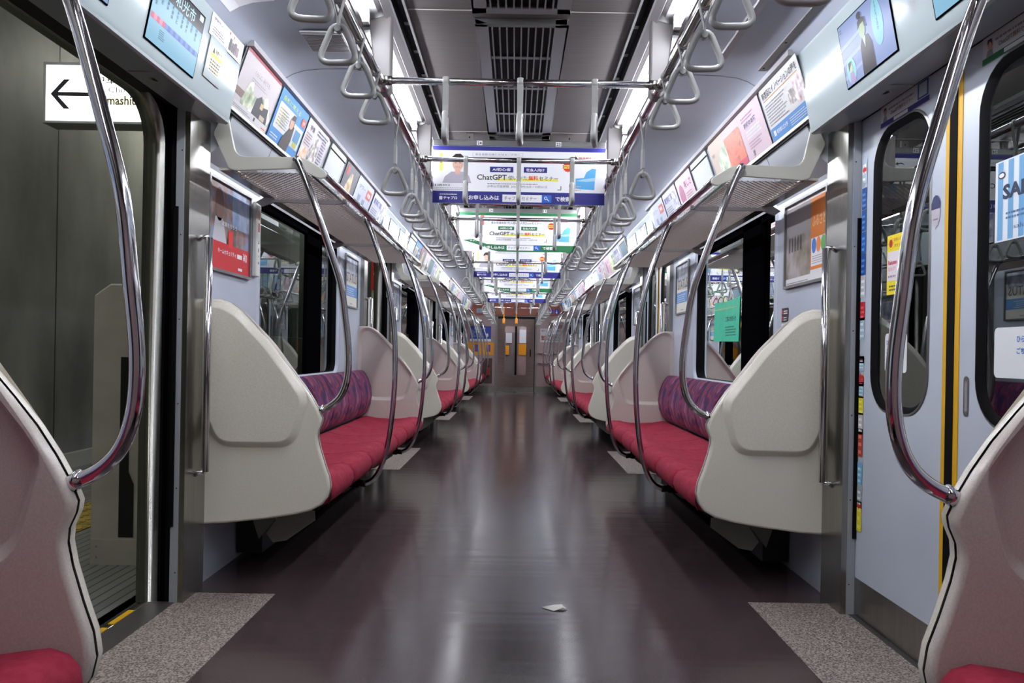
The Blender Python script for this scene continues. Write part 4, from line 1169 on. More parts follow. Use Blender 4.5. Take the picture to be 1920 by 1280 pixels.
for s in (-1, 1):
    for i, (n0, f0) in enumerate(BENCH):
        if (s, i) in layout: L = layout[(s, i)]
        else:
            a = (REAR + 0.1) if n0 is None else n0 - 0.08; e = (END - 0.1) if f0 is None else f0 + 0.02
            n = int((e - a) / 0.47); L = [(a + k * (e - a) / n, a + (k + 1) * (e - a) / n - 0.01, gen[(k + 3 * i + (s > 0) * 4) % 10]) for k in range(n)]
        for k, (y0, y1, kd) in enumerate(L):
            o = strip_ad(s, y0, y1, kd, i)
            o['label'] = '%s, %s over the %s %s bench' % (KIND_WORDS[kd], NTH[k], bname(i), SIDE[s])
# sheet on the curved ceiling above the open doorway
b = MB(); q = CURVE[2:6]; n = len(q)
b.add([(-p[0], y, p[1] - 0.002) for y in (1.5, 2.9) for p in q], [(k, k + 1, n + k + 1, n + k) for k in range(n - 1)], WHITE)
for r_ in range(9):
    for c_ in range(12):
        if rnd.random() < 0.5: continue
        x = 0.93 + 0.07 * ((r_ * 0.37) % 1); y = 1.6 + c_ * 0.105
        b.add([(-x, y, 2.2875), (-x, y + 0.05, 2.2875), (-x - 0.006, y + 0.05, 2.2868), (-x - 0.006, y, 2.2868)], [(0, 1, 2, 3)], flat((130, 120, 130)))
tag(b.build('ceiling_poster'), 'white printed sheet on the curved ceiling above the open doorway by the camera', 'poster')

# ------------------------------------------------------------ screens in the header over the first doorway, and over the others
def route_map(b, w_, h_):
    b.rect(0.004, 0.004, w_ - 0.004, h_ - 0.004, glow((136, 196, 228), 0.75), 1)
    b.rect(0.05, h_ - 0.062, w_ - 0.004, h_ - 0.004, glow((70, 66, 78), 0.7), 2)
    b.disc(0.075, h_ - 0.03, 0.018, 0.022, glow((200, 210, 230), 0.9), 3); b.disc(0.075, h_ - 0.03, 0.014, 0.018, glow((70, 66, 78), 0.7), 4); b.text('F', 0.069, h_ - 0.038, 0.016, glow((200, 210, 230), 0.9), 0.011, 5)
    b.text('和光市', 0.14, h_ - 0.055, 0.042, glow((190, 232, 246), 1.0), 0.15, 3, 0.01)
    b.rr(w_ - 0.045, h_ - 0.028, w_ - 0.015, h_ - 0.008, 0.003, glow((220, 240, 244), 1.0), 3)
    names = ['東白楽', '反町', '横浜', '新高島', 'みなと', '馬車道', '日本大', '元町', '中華街']
    for k, nm in enumerate(names):
        u = 0.016 + k * (w_ - 0.04) / 9
        b.text(nm, u + 0.006, h_ - 0.076, 0.013, glow((20, 50, 84), 0.3), None, 3, 0.02, True)
    for k in range(18):
        col = (214, 70, 110) if k < 5 else (30, 84, 190)
        b.rect(0.010 + k * (w_ - 0.02) / 18, 0.072, 0.010 + (k + 1) * (w_ - 0.02) / 18, 0.090, glow(col if k % 2 == 0 else ((232, 130, 160) if k < 5 else (80, 124, 206)), 0.8), 2)
    b.lines(0.08, 0.03, 0.12, 0.062, 5, glow((80, 130, 170), 0.6), 2, 3)
def cartoon(b, w_, h_):
    b.rect(0.004, 0.004, w_ - 0.004, h_ - 0.004, glow((148, 168, 222), 0.75), 1)
    for k in range(3): b.poly([(0.004, 0.03 + k * .05), (0.20, 0.05 + k * .05), (0.21, 0.062 + k * .05), (0.004, 0.045 + k * .05)], glow((170, 186, 232), 0.8), 2)
    dk, sk = glow((60, 48, 62), 0.5), glow((176, 200, 160), 0.8)
    b.poly([(0.135, 0.004), (0.145, 0.10), (0.165, 0.125), (0.205, 0.12), (0.225, 0.085), (0.228, 0.004)], dk, 3)
    b.poly([(0.165, 0.125), (0.178, 0.085), (0.19, 0.122)], glow((200, 214, 220), 0.8), 4)
    b.disc(0.172, 0.150, 0.022, 0.03, sk, 5); b.poly([(0.148, 0.155), (0.150, 0.178), (0.17, 0.19), (0.20, 0.18), (0.204, 0.145), (0.193, 0.15), (0.19, 0.168), (0.165, 0.166)], dk, 6); b.disc(0.166, 0.197, 0.016, 0.012, dk, 6)
    b.disc(0.055, 0.05, 0.034, 0.045, glow((150, 214, 224), 0.85), 3); b.poly([(0.038, 0.008), (0.045, 0.045), (0.068, 0.045), (0.08, 0.008)], glow((190, 160, 214), 0.8), 4); b.disc(0.056, 0.06, 0.012, 0.016, glow((200, 220, 190), 0.8), 5); b.poly([(0.04, 0.05), (0.04, 0.08), (0.065, 0.082), (0.06, 0.07), (0.048, 0.06)], dk, 6)
    b.disc(0.275, 0.13, 0.036, 0.075, glow((140, 206, 226), 0.85), 3); b.text('そうだったのか', 0.270, 0.185, 0.012, glow((50, 110, 130), 0.5), None, 4, 0, True)
    b.lines(0.012, h_ - 0.03, 0.03, h_ - 0.012, 2, glow((90, 140, 130), 0.6), 3, 4)
def plain_ad(b, w_, h_):
    b.rect(0.004, 0.004, w_ - 0.004, h_ - 0.004, glow((150, 176, 220), 0.7), 1); b.lines(0.03, 0.04, w_ * 0.6, h_ - 0.04, 5, glow((90, 110, 180), 0.6), 2, 3); b.disc(w_ * 0.78, h_ * 0.5, 0.04, 0.06, glow((214, 200, 226), 0.8), 2)
SWd, SHt = 0.366, 0.222
for s in (-1, 1):
    for i, c in enumerate(DOORC):
        cc = c - 0.10 if i == 0 else c
        for k, (ya, yb) in enumerate(((cc - 0.107 - SWd, cc - 0.107), (cc + 0.107, cc + 0.107 + SWd))):
            route = (s < 0 and k == 1) or (s > 0 and k == 0)
            b = Board()
            (route_map if route else (cartoon if s > 0 else plain_ad))(b, SWd, SHt)
            org, U, V = header_frame(s, ya if s < 0 else yb)
            o = b.build('door_screen', org + V * 0.047, U, V, 0.004, M['gloss_black'], (SWd, SHt))
            tag(o, '%s screen above the %s %s doorway from the far wall' % ('light blue route map' if route else ('cartoon figure' if s > 0 else 'pale blue advertising'), dname(i), SIDE[s]), 'screen', 'screens over the doorways')
        # hatch with its warning sticker, and the strip label above it
        b = Board(); y0 = c + 0.44
        W_ = 0.155
        b.rr(0, 0, W_, 0.155, 0.012, M['trimm'], 1); b.rr(0.0025, 0.0025, W_ - 0.0025, 0.1525, 0.011, M['header'], 2)
        b.rect(0.025, 0.03, 0.125, 0.125, flat((236, 230, 190)), 3); b.rect(0.025, 0.085, 0.125, 0.098, YEL, 4); b.poly([(0.035, 0.10), (0.045, 0.122), (0.055, 0.10)], INK, 4); b.text('非常ドア', 0.06, 0.103, 0.016, INK, 0.055, 4, 0.02); b.lines(0.03, 0.035, 0.12, 0.082, 4, flat((90, 90, 80)), 4, 3)
        ya = y0 if s < 0 else y0 + W_
        if not (s > 0 and i == 0):
            org, U, V = header_frame(s, ya)
            o = b.build('warning_hatch', org + V * 0.085, U, V, 0.001, M['header'], (W_, 0.155)); tag(o, 'small hatch with yellow warning sticker beside the screen of the %s %s doorway' % (dname(i), SIDE[s]), 'hatch', 'hatches with yellow stickers')
        if s < 0:
            b = Board(); b.rect(0.01, 0.062, 0.08, 0.068, flat((200, 190, 205)), 2); b.text('防犯カメラ', 0.02, 0.055, 0.014, INK, 0.10, 3); b.lines(0.02, 0.012, 0.14, 0.04, 3, flat((120, 110, 120)), 2, 3)
            for k in range(4): b.rect(0.18 + k * 0.025, 0.010, 0.20 + k * 0.025, 0.055 - 0.008 * (k % 2), flat((70 + 20 * k, 66 + 12 * k, 74 + 12 * k)), 3)
            for k, cl in enumerate(((226, 80, 90), (230, 110, 110), (226, 226, 120))): b.disc(0.17 + k * 0.045, 0.068, 0.007, 0.006, flat(cl), 3)
            org, U, V = header_frame(s, c + 0.42)
            o = b.build('notice_label', org + V * 0.235, U, V, 0.0008, WHITE, (0.315, 0.078)); tag(o, 'white camera notice label along the header top of the %s platform-side doorway' % dname(i), 'label', 'camera notices on the headers')

# ------------------------------------------------------------ framed posters on the walls beside the windows
def wall_poster(s, y0, y1, z0, z1, fill, words, i, far):
    w_, h_ = y1 - y0, z1 - z0
    t = thing('framed_poster', (s * 1.318, (y0 + y1) / 2, z0), words, 'framed poster', 'framed posters beside the windows')
    m_ = MB(); e = 0.013
    for (a, b_, c_, d_) in ((-w_ / 2, w_ / 2, 0, e), (-w_ / 2, w_ / 2, h_ - e, h_), (-w_ / 2, -w_ / 2 + e, e, h_ - e), (w_ / 2 - e, w_ / 2, e, h_ - e)):
        m_.box(min(0, -s * 0.014), max(0, -s * 0.014), a, b_, c_, d_, M['alu'])
    m_.build('frame', t)
    bb = Board(); base = fill(bb, w_, h_)
    bb.build('print', (-s * 0.003, -w_ / 2 if s < 0 else w_ / 2, 0), UL if s < 0 else UR, VZ, 0.002, base, (w_, h_), t)
def p_security(b, W, H):
    b.rect(0.012, 0.13, W - 0.012, H - 0.012, photo((70, 60, 66), (150, 120, 110), (120, 150, 200), 10), 1)
    b.rect(0.55 * W, 0.22, W - 0.012, H - 0.015, photo((110, 140, 190), (176, 190, 214), (90, 70, 80), 7), 2); b.disc(0.25 * W, 0.30, 0.05, 0.075, flat((120, 90, 80)), 3); b.poly([(0.1 * W, 0.13), (0.16 * W, 0.24), (0.33 * W, 0.24), (0.42 * W, 0.13)], flat((190, 190, 196)), 3)
    b.rect(0.012, 0.012, W - 0.012, 0.135, flat((206, 46, 52)), 4); b.text('ホームセキュリティ', 0.22 * W, 0.085, 0.022, WHITE, 0.42 * W, 5, 0.01); b.rect(0.67 * W, 0.085, 0.79 * W, 0.105, WHITE, 5); b.text('¥0', 0.82 * W, 0.078, 0.04, WHITE, 0.1 * W, 5, 0.01)
    b.rect(0.70 * W, 0.03, 0.80 * W, 0.042, WHITE, 5); b.rr(0.45 * W, 0.12, 0.56 * W, 0.20, 0.004, flat((226, 50, 50)), 6); b.text('家族を守ろう', 0.3 * W, 0.21, 0.022, WHITE, 0.35 * W, 6, 0.02)
    return flat((150, 60, 60))
def p_field(b, W, H):
    b.rect(0.012, 0.045, 0.62 * W, H - 0.03, photo((110, 100, 84), (150, 140, 130), (176, 168, 170), 9), 1)
    b.rect(0.012, 0.24, 0.62 * W, H - 0.03, flat((150, 144, 144)), 2)
    b.rect(0.62 * W, 0.06, W - 0.012, H - 0.03, flat((226, 130, 50)), 1); b.rect(0.64 * W, 0.075, W - 0.015, 0.20, flat((232, 226, 228)), 2)
    for k, cl in enumerate(((50, 120, 200), (226, 130, 70), (90, 170, 80))): b.disc((0.70 + 0.10 * k) * W, 0.165, 0.026, 0.034, flat(cl), 3); 
    b.text('ふるさと', 0.66 * W, 0.25, 0.05, flat((236, 190, 140)), 0.28 * W, 2, 0.02); b.lines(0.66 * W, 0.085, 0.95 * W, 0.125, 4, flat((160, 160, 170)), 3, 3); b.lines(0.05 * W, 0.02, 0.6 * W, 0.03, 1, flat((140, 140, 140)), 2, 4)
    for k in range(5): b.poly([((0.10 + 0.07 * k) * W, 0.17), ((0.10 + 0.07 * k) * W, 0.23), ((0.115 + 0.07 * k) * W, 0.245), ((0.13 + 0.07 * k) * W, 0.23), ((0.13 + 0.07 * k) * W, 0.17)], flat((70, 66, 76)), 3)
    return flat((226, 224, 224))
def p_status(b, W, H):
    b.rect(0.012, 0.27, W - 0.012, H - 0.015, photo((120, 130, 160), (176, 186, 206), (214, 216, 222), 14), 1)
    b.text('STATUS', 0.12 * W, 0.20, 0.075, flat((110, 108, 116)), 0.78 * W, 2, 0.01); b.rect(0.012, 0.09, W - 0.012, 0.175, flat((96, 146, 204)), 2); b.lines(0.1 * W, 0.10, 0.8 * W, 0.165, 4, flat((190, 210, 232)), 3, 3); b.lines(0.4 * W, 0.03, 0.6 * W, 0.045, 1, flat((150, 140, 130)), 3, 3)
    return flat((220, 216, 206))
def p_grey(b, W, H):
    b.rect(0.012, 0.10, W - 0.012, H - 0.015, photo((90, 96, 108), (160, 166, 180), (216, 218, 224), 9), 1); b.lines(0.06 * W, 0.03, 0.8 * W, 0.08, 3, flat((110, 110, 120)), 2, 3); b.text('交通広告', 0.1 * W, 0.28, 0.05, WHITE, 0.6 * W, 3, 0.02)
    return flat((206, 208, 212))
for s in (-1, 1):
    for i, (n0, f0) in enumerate(BENCH):
        nm = 'the %s %s bench from the far wall' % (bname(i), SIDE[s])
        if n0 is not None:
            f, wd = (p_security, 'poster with dark photo over red band') if (s < 0 and i == 1) else ((p_field, 'poster with field photo and orange column') if s > 0 and i == 1 else (p_grey, 'grey photo poster'))
            wall_poster(s, n0 + 0.05, n0 + 0.575, 1.335, 1.745, f, 'framed %s, camera side of %s window' % (wd, nm.replace(' from the far wall', '')), i, False)
        if f0 is not None:
            wall_poster(s, f0 - 0.56, f0 - 0.10, 1.335, 1.745, p_status, 'framed poster with grey capitals over blue band, gangway side of %s window' % nm.replace(' from the far wall', ''), i, True)
# stickers on the walls and a slim call unit beside the window
b = Board(); b.rect(0, 0, 0.035, 0.34, flat((226, 226, 220)), 1)
for k, (z, cl) in enumerate(((0.27, (200, 140, 110)), (0.21, (190, 90, 80)))): b.rect(0.006, z, 0.029, z + 0.045, flat(cl), 2)
b.poly([(0.010, 0.15), (0.018, 0.17), (0.026, 0.15)], INK, 2); b.disc(0.017, 0.12, 0.006, 0.012, INK, 2); b.text('SOS', 0.006, 0.085, 0.008, INK, 0.022, 2); b.rect(0.010, 0.05, 0.025, 0.062, flat((120, 120, 120)), 2)
t = thing('emergency_call_unit', (-1.318, 3.90, 1.36), 'slim white unit with small symbols between the red-banded poster and the window', 'call unit')
m_ = MB(); m_.box(0.0, 0.022, -0.03, 0.03, 0, 0.37, flat((214, 214, 210))); fine(m_.build('casing', t), 0.005)
b.build('symbol_strip', (0.0225, -0.017, 0.012), UL, VZ, 0, None, (1, 1), t)
b = Board(); b.rr(0, 0.085, 0.095, 0.155, 0.003, flat((56, 46, 50)), 1)
for k in range(2): b.rect(0.008, 0.094 + 0.032 * k, 0.022, 0.116 + 0.032 * k, flat((200, 40, 56)), 2); b.lines(0.03, 0.094 + 0.032 * k, 0.085, 0.116 + 0.032 * k, 2, WHITE, 2, k + 2)
b.rect(0, 0, 0.095, 0.078, flat((226, 228, 236)), 1)
for (u, v) in ((0.003, 0.005), (0.003, 0.062), (0.078, 0.005), (0.078, 0.062)): b.rect(u, v, u + 0.014, v + 0.003, INK, 2)
o = b.build('notice_sticker', (1.3185, 3.875, 1.09), UR, VZ, 0, None, (1, 1)); tag(o, 'black notice with red symbols above a blank white one, under the framed field poster', 'sticker')

# ------------------------------------------------------------ stickers on the closed doors of the first doorway
c = DOORC[0]
def door_sticker(b, yl, z, base, size, name, label, cat='sticker', x=1.3385):
    o = b.build(name, (x, yl, z), UR, VZ, 0.0006, base, size); return tag(o, label, cat)
gx = 1.3515
b = Board(); b.rect(0.004, 0.05, 0.146, 0.155, flat((232, 222, 226)), 1); b.disc(0.028, 0.185, 0.013, 0.015, flat((200, 50, 40)), 2); b.text('紫外線による肌荒れに', 0.05, 0.19, 0.012, flat((190, 50, 40)), 0.085, 2); b.text('気をつけて', 0.055, 0.168, 0.012, flat((190, 50, 40)), 0.07, 2)
for k in range(8): a = k * PI / 4; b.rect(0.028 + 0.019 * math.cos(a) - 0.0015, 0.185 + 0.022 * math.sin(a) - 0.0015, 0.028 + 0.019 * math.cos(a) + 0.0015, 0.185 + 0.022 * math.sin(a) + 0.0015, flat((200, 50, 40)), 2)
b.text('Rakuten', 0.010, 0.108, 0.016, flat((200, 40, 90)), 0.065, 2, 0.03); b.text('BEAUTY', 0.012, 0.086, 0.013, flat((220, 140, 160)), 0.055, 2); b.lines(0.02, 0.014, 0.13, 0.040, 2, flat((110, 100, 40)), 2, 3); b.lines(0.012, 0.062, 0.07, 0.078, 1, flat((150, 140, 150)), 2, 4)
door_sticker(b, c + 0.45, 1.235, flat((244, 224, 40)), (0.15, 0.215), 'window_sticker', 'yellow sticker with red sun on the window of the closed door beyond the stripes', x=gx)
b = Board(); 
for k in range(6): b.rect(0.012 + k * 0.046, 0.004, 0.035 + k * 0.046, 0.222, flat((112, 170, 214)), 1)
b.text('SALUS', 0.035, 0.115, 0.042, flat((30, 44, 76)), 0.19, 2, 0.04); b.disc(0.03, 0.185, 0.016, 0.010, INK, 2); b.disc(0.03, 0.185, 0.012, 0.006, WHITE, 3); b.lines(0.05, 0.06, 0.22, 0.085, 2, flat((80, 110, 150)), 2, 4); b.text('salus.jp', 0.085, 0.025, 0.016, flat((60, 90, 130)), 0.09, 2)
door_sticker(b, c - 0.19, 1.335, flat((226, 234, 242)), (0.27, 0.226), 'window_sticker', 'striped blue and white sticker on the window of the closed door close to the camera', x=gx)
for (yl, txt, w_, nm) in ((c + 0.455, 1, 0.16, 'beyond the stripes, low on the window'), (c - 0.197, 1, 0.24, 'close to the camera, below the striped sticker')):
    b = Board(); b.text('ひらくドアに', 0.012 if w_ < 0.2 else 0.10, 0.098, 0.018, flat((50, 110, 200)), 0.105, 2, 0.02); b.text('ごちゅうい', 0.012 if w_ < 0.2 else 0.10, 0.066, 0.018, flat((50, 110, 200)), 0.09, 2, 0.02)
    o = b.build('window_sticker', (gx, yl, 0.955), UR, VZ, 0.0006, None, (w_, 0.14))
    bb = MB(); pts = rrect(0, 0, w_, 0.14, 0.015, 4); bb.add([(0.0, -p[0], p[1]) for p in pts], [tuple(range(len(pts)))], flat((228, 230, 232))); o2 = bb.build('backing', o); o2.location = (gx, yl, 0.955)
    tag(o, 'white sticker with blue door warning, %s' % nm, 'sticker')
for (yl, d, nm) in ((c + 0.49, 1, 'beyond the yellow stripes'), (c - 0.14, -1, 'on the camera side of the yellow stripes')):
    b = Board(); b.text('ChatGPT無料セミナー', 0.075, 0.030, 0.016, flat((110, 100, 60)), 0.16, 2, 0.01); b.rect(0, 0, 0.34, 0.018, NAVY if d > 0 else GREEN, 1); b.rect(0.10, 0.003, 0.20, 0.015, WHITE, 2); b.lines(0.06, 0.052, 0.25, 0.066, 1, flat((150, 140, 150)), 2, 3)
    b.disc(0.035, 0.05, 0.010, 0.014, flat((214, 170, 150)), 3); b.poly([(0.018, 0.018), (0.025, 0.036), (0.045, 0.036), (0.052, 0.018)], flat((150, 150, 164)), 2); b.poly([(0.024, 0.05), (0.026, 0.066), (0.044, 0.066), (0.046, 0.05), (0.036, 0.060)], INK, 4)
    b.rect(0.265, 0.020, 0.335, 0.075, flat((60, 90, 150)), 2); b.rect(0.275, 0.026, 0.325, 0.070, flat((190, 206, 220)), 3)
    door_sticker(b, yl, 1.853, flat((216, 218, 224)), (0.34, 0.078), 'door_top_sticker', 'long sticker with small portrait above the window, %s' % nm)
b = Board(); b.poly([(0, 0.065), (0.052, 0.065), (0.050, 0.035), (0.04, 0.012), (0.026, 0.006), (0.012, 0.012), (0.002, 0.035)], flat((190, 182, 192)), 1); b.poly([(0, 0.065), (0.052, 0.065), (0.052, 0.085), (0.04, 0.105), (0.026, 0.11), (0.012, 0.105), (0, 0.085)], flat((50, 56, 100)), 2); b.rect(0.012, 0.03, 0.040, 0.034, flat((120, 112, 130)), 2)
door_sticker(b, c + 0.125, 1.42, None, (0.05, 0.1), 'round_top_sticker', 'small round-topped navy sticker between the far window and the yellow stripe')
# column of small stickers on the door edge
b = Board(); z = 1.62
for (h_, cl) in ((0.10, (190, 206, 220)), (0.085, (40, 90, 160)), (0.085, (46, 96, 170)), (0.085, (40, 100, 180)), (0.085, (30, 80, 160)), (0.09, (200, 200, 206)), (0.075, (204, 40, 50)), (0.09, (176, 196, 214)), (0.03, (214, 50, 60)),
                 (0.06, (170, 200, 220)), (0.045, (206, 44, 54)), (0.065, (160, 196, 220)), (0.075, (240, 224, 50)), (0.085, (206, 200, 196)), (0.11, (190, 70, 60)), (0.09, (130, 190, 226)), (0.09, (176, 186, 190)), (0.12, (240, 224, 50))):
    b.rect(0, z, 0.04, z + h_ - 0.003, flat(cl), 1); b.lines(0.005, z + 0.01, 0.035, z + h_ - 0.012, 3, flat(tuple(min(255, v + 60) for v in cl)), 2, int(z * 100) % 97); z -= h_
for zz in (1.66, 0.86, 0.36): b.poly([(0.004, zz + 0.012), (0.018, zz + 0.028), (0.018, zz + 0.019), (0.036, zz + 0.019), (0.036, zz + 0.005), (0.018, zz + 0.005), (0.018, zz - 0.004)], RED, 3)
o = b.build('sticker_column', (1.3385, c + 0.636, 0.06), UR, VZ, 0, None, (1, 1)); tag(o, 'vertical strip of small coloured stickers and red arrows on the closed door edge', 'sticker strip')

# ------------------------------------------------------------ end wall with the gangway door
E_ = END
b = MB()
HX = 0.49
for s in (-1, 1):
    b.box(min(s * 0.53, s * 1.34), max(s * 0.53, s * 1.34), E_, E_ + 0.05, 0, 2.45, M['endwall'])
    b.box(min(s * 0.53, s * 1.30), max(s * 0.53, s * 1.30), E_ - 0.008, E_, 0.0, 0.16, M['steel'])
b.box(-0.53, 0.53, E_, E_ + 0.05, 1.93, 2.45, M['endwall'])
o = b.build('wall_back'); o['kind'] = 'structure'
b = MB(); b.box(-1.34, 1.34, REAR - 0.1, REAR, 0, 2.45, M['endwall']); o = b.build('wall_front'); o['kind'] = 'structure'
b = MB(); b.box(-0.58, 0.58, E_ - 0.06, E_, 1.965, 2.36, M['brown']); fine(b.build('brown_lintel'), 0.005)
tag(bpy.data.objects['brown_lintel'], 'reddish brown panel above the gangway door', 'panel')
for s in (-1, 1):
    b = MB(); b.box(min(s * 0.66, s * 1.30), max(s * 0.66, s * 1.30), E_ - 0.03, E_, 1.97, 2.25, M['brown'])
    o = b.build('brown_fascia'); tag(o, 'reddish brown panel high on the end wall, %s of the gangway door' % ('platform side' if s < 0 else 'closed-door side'), 'panel', 'brown panels on the end wall')
b = Board()
for u in (0.05, 0.2): b.rr(u, 0.02, u + 0.11, 0.14, 0.01, flat((50, 70, 200)), 1); b.disc(u + 0.05, 0.06, 0.022, 0.026, WHITE, 2); b.disc(u + 0.05, 0.105, 0.010, 0.012, WHITE, 2)
tag(b.build('priority_symbols', (0.78, E_ - 0.032, 2.0), UF, VZ, 0, None), 'two blue priority symbols on the brown panel of the closed-door side', 'sign')
b = Board(); b.rect(0, 0, 0.16, 0.11, flat((176, 206, 220)), 1); b.lines(0.02, 0.02, 0.14, 0.09, 3, flat((90, 120, 160)), 2, 3)
tag(b.build('pale_notice', (-1.02, E_ - 0.032, 2.02), UF, VZ, 0, None), 'pale blue notice on the brown panel of the platform side', 'notice')
# door in the end wall
door = thing('gangway_door', (0, E_ + 0.01, 0), 'mauve sliding gangway door with tall window at the far end of the aisle', 'door')
b = MB()
for y in (0.0, 0.03): plate_with_hole(b, [(-0.47, 0.01), (0.47, 0.01), (0.47, 1.88), (-0.47, 1.88)], rrect(-0.285, 0.44, 0.265, 1.69, 0.05, 4), lambda x, z, y=y: (x, y, z), M['enddoor'])
b.box(-0.47, 0.47, -0.003, 0.0, 0.01, 0.13, M['steel']); b.build('door_leaf', door)
b = MB(); b.add([(x, 0.015, z) for x, z in rrect(-0.285, 0.44, 0.265, 1.69, 0.05, 4)], [tuple(range(20))], M['eglass']); b.build('door_glass', door)
b = MB(); b.box(0.36, 0.385, -0.02, 0.0, 0.92, 1.10, M['dark']); b.build('door_handle', door)
b = MB(); b.box(-0.53, -0.47, E_ - 0.02, E_ + 0.05, 0, 1.93, M['alu']); b.box(0.47, 0.49, E_ - 0.01, E_ + 0.05, 0, 1.93, M['dark']); b.box(0.49, 0.53, E_ - 0.02, E_ + 0.05, 0, 1.93, M['alu']); b.box(-0.53, 0.53, E_ - 0.01, E_ + 0.05, 1.88, 1.94, M['slot'])
struct(b, 'trim_30')
def end_board(name, x0, x1, z0, z1, base, fn, label, cat='poster', th=0.004):
    b = Board(); fn(b, x1 - x0, z1 - z0); return tag(b.build(name, (x0, E_ - 0.006, z0), UF, VZ, th, base, (x1 - x0, z1 - z0)), label, cat)
end_board('orange_priority_board', -1.25, -0.56, 0.945, 1.265, M['orange'], lambda b, W, H: [b.rr(u, 0.08, u + 0.10, 0.26, 0.01, flat((110, 80, 150)), 1) or b.disc(u + 0.05, 0.17, 0.03, 0.05, WHITE, 2) for u in (0.2, 0.50)], 'orange priority panel with round symbols on the end wall', 'panel')
end_board('end_poster', -1.18, -0.64, 1.29, 1.68, flat((54, 76, 170)), lambda b, W, H: (b.rect(0, 0, W, 0.06, WHITE, 1), b.rect(0.04, 0.10, 0.3, 0.3, photo((60, 90, 180), (120, 150, 210), (30, 50, 120), 20), 1), b.disc(W - 0.1, 0.16, 0.03, 0.05, WHITE, 2), b.text('優先席', 0.1, 0.3, 0.06, WHITE, 0.3, 2)), 'blue poster above the orange panel on the end wall')
end_board('end_poster', 0.62, 1.20, 1.295, 1.645, flat((206, 204, 208)), lambda b, W, H: (b.text('優先エリアではお席を', 0.03, 0.27, 0.045, INK, 0.5, 2), b.rect(0.03, 0.05, 0.17, 0.17, photo((110, 60, 50), (170, 110, 90), (220, 200, 190), 20), 2), b.rr(0.19, 0.05, 0.29, 0.18, 0.02, flat((80, 80, 86)), 2), b.rr(0.205, 0.07, 0.275, 0.16, 0.02, WHITE, 3), b.lines(0.32, 0.05, 0.55, 0.22, 5, flat((120, 120, 126)), 2, 3)), 'grey notice with small photo on the end wall, closed-door side')
for z, mt in ((0.995, M['chrome']), (0.745, M['chrome'])):
    b = MB(); b.tube([(0.56, E_ - 0.05, z), (1.20, E_ - 0.05, z)], 0.014, mt, 10)
    for x in (0.58, 1.18): b.tube([(x, E_ - 0.05, z), (x, E_, z)], 0.01, mt, 8)
    tag(b.build('wall_handrail'), 'horizontal steel handrail on the end wall, the %s one' % ('upper' if z > 0.9 else 'lower'), 'handrail', 'handrails on the end wall')
b = MB(); b.box(-0.86, -0.60, E_ - 0.02, E_, 0.22, 0.86, mat('recess_brown', (80, 62, 60), 0.4)); tag(b.build('recessed_box'), 'dark brown equipment cover low on the end wall beside the gangway door', 'equipment cover')
b = MB(); b.box(-0.75, -0.66, E_ - 0.10, E_ - 0.02, 0.42, 0.62, mat('extinguisher_red', (150, 40, 40), 0.3)); b.tube([(-0.70, E_ - 0.06, 0.62), (-0.70, E_ - 0.06, 0.70)], 0.02, M['dark'], 8)
tag(fine(b.build('fire_extinguisher'), 0.02), 'small red extinguisher in front of the brown cover on the end wall', 'fire extinguisher')

# ------------------------------------------------------------ next car, seen through the window of the gangway door
b = MB()
b.box(-1.34, -1.30, E_ + 0.05, E_ + 3.2, 0, 2.4, M['endwall']); b.box(1.30, 1.34, E_ + 0.05, E_ + 3.2, 0, 2.4, M['endwall']); b.box(-1.34, 1.34, E_ + 0.05, E_ + 3.2, 2.36, 2.4, M['centre'])
b.box(-1.34, 1.34, E_ + 3.15, E_ + 3.2, 0, 2.4, M['endwall']); b.box(-0.36, -0.03, E_ + 3.10, E_ + 3.15, 0, 1.62, flat((120, 112, 112))); b.box(-0.03, 0.03, E_ + 3.08, E_ + 3.15, 0, 1.85, M['dark']); b.box(0.10, 0.30, E_ + 3.10, E_ + 3.15, 1.3, 1.7, flat((216, 222, 230))); b.box(-0.30, -0.12, E_ + 3.07, E_ + 3.10, 1.3, 1.6, flat((200, 206, 214))); b.box(-0.42, 0.1, E_ + 3.08, E_ + 3.15, 1.85, 2.1, M['brown'])
b.box(-1.2, -0.20, E_ + 3.05, E_ + 3.15, 0.95, 1.22, M['orange']); b.box(0.08, 1.2, E_ + 3.12, E_ + 3.15, 0.95, 1.28, M['orange'])
o = struct(b, 'wall_beyond')
for s in (-1, 1):
    place(lamp0, (0, E_ + 1.7, 0.0), (s, 1, 1), 'second lit fluorescent tube in the next car on the %s' % SIDE[s].replace('-side', ' side'), 'tubes in the next car')
    place(lamp0, (0, E_ + 0.3, 0.0), (s, 1, 1), 'lit fluorescent tube in the next car on the %s' % SIDE[s].replace('-side', ' side'), 'tubes in the next car')
    for k, y in enumerate((E_ + 1.0, E_ + 2.2)):
        b = MB(); b.tube(smooth_path([(s * (x * 0.45), y, z) for x, z in POLEP], 4), 0.0145, M['chrome'], 8); tag(b.build('curved_grab_pole'), 'curved %s pole %s glimpsed through the gangway door window' % (SIDE[s], ('close behind the door', 'deeper in the next car')[k]), 'grab pole', 'poles in the next car')

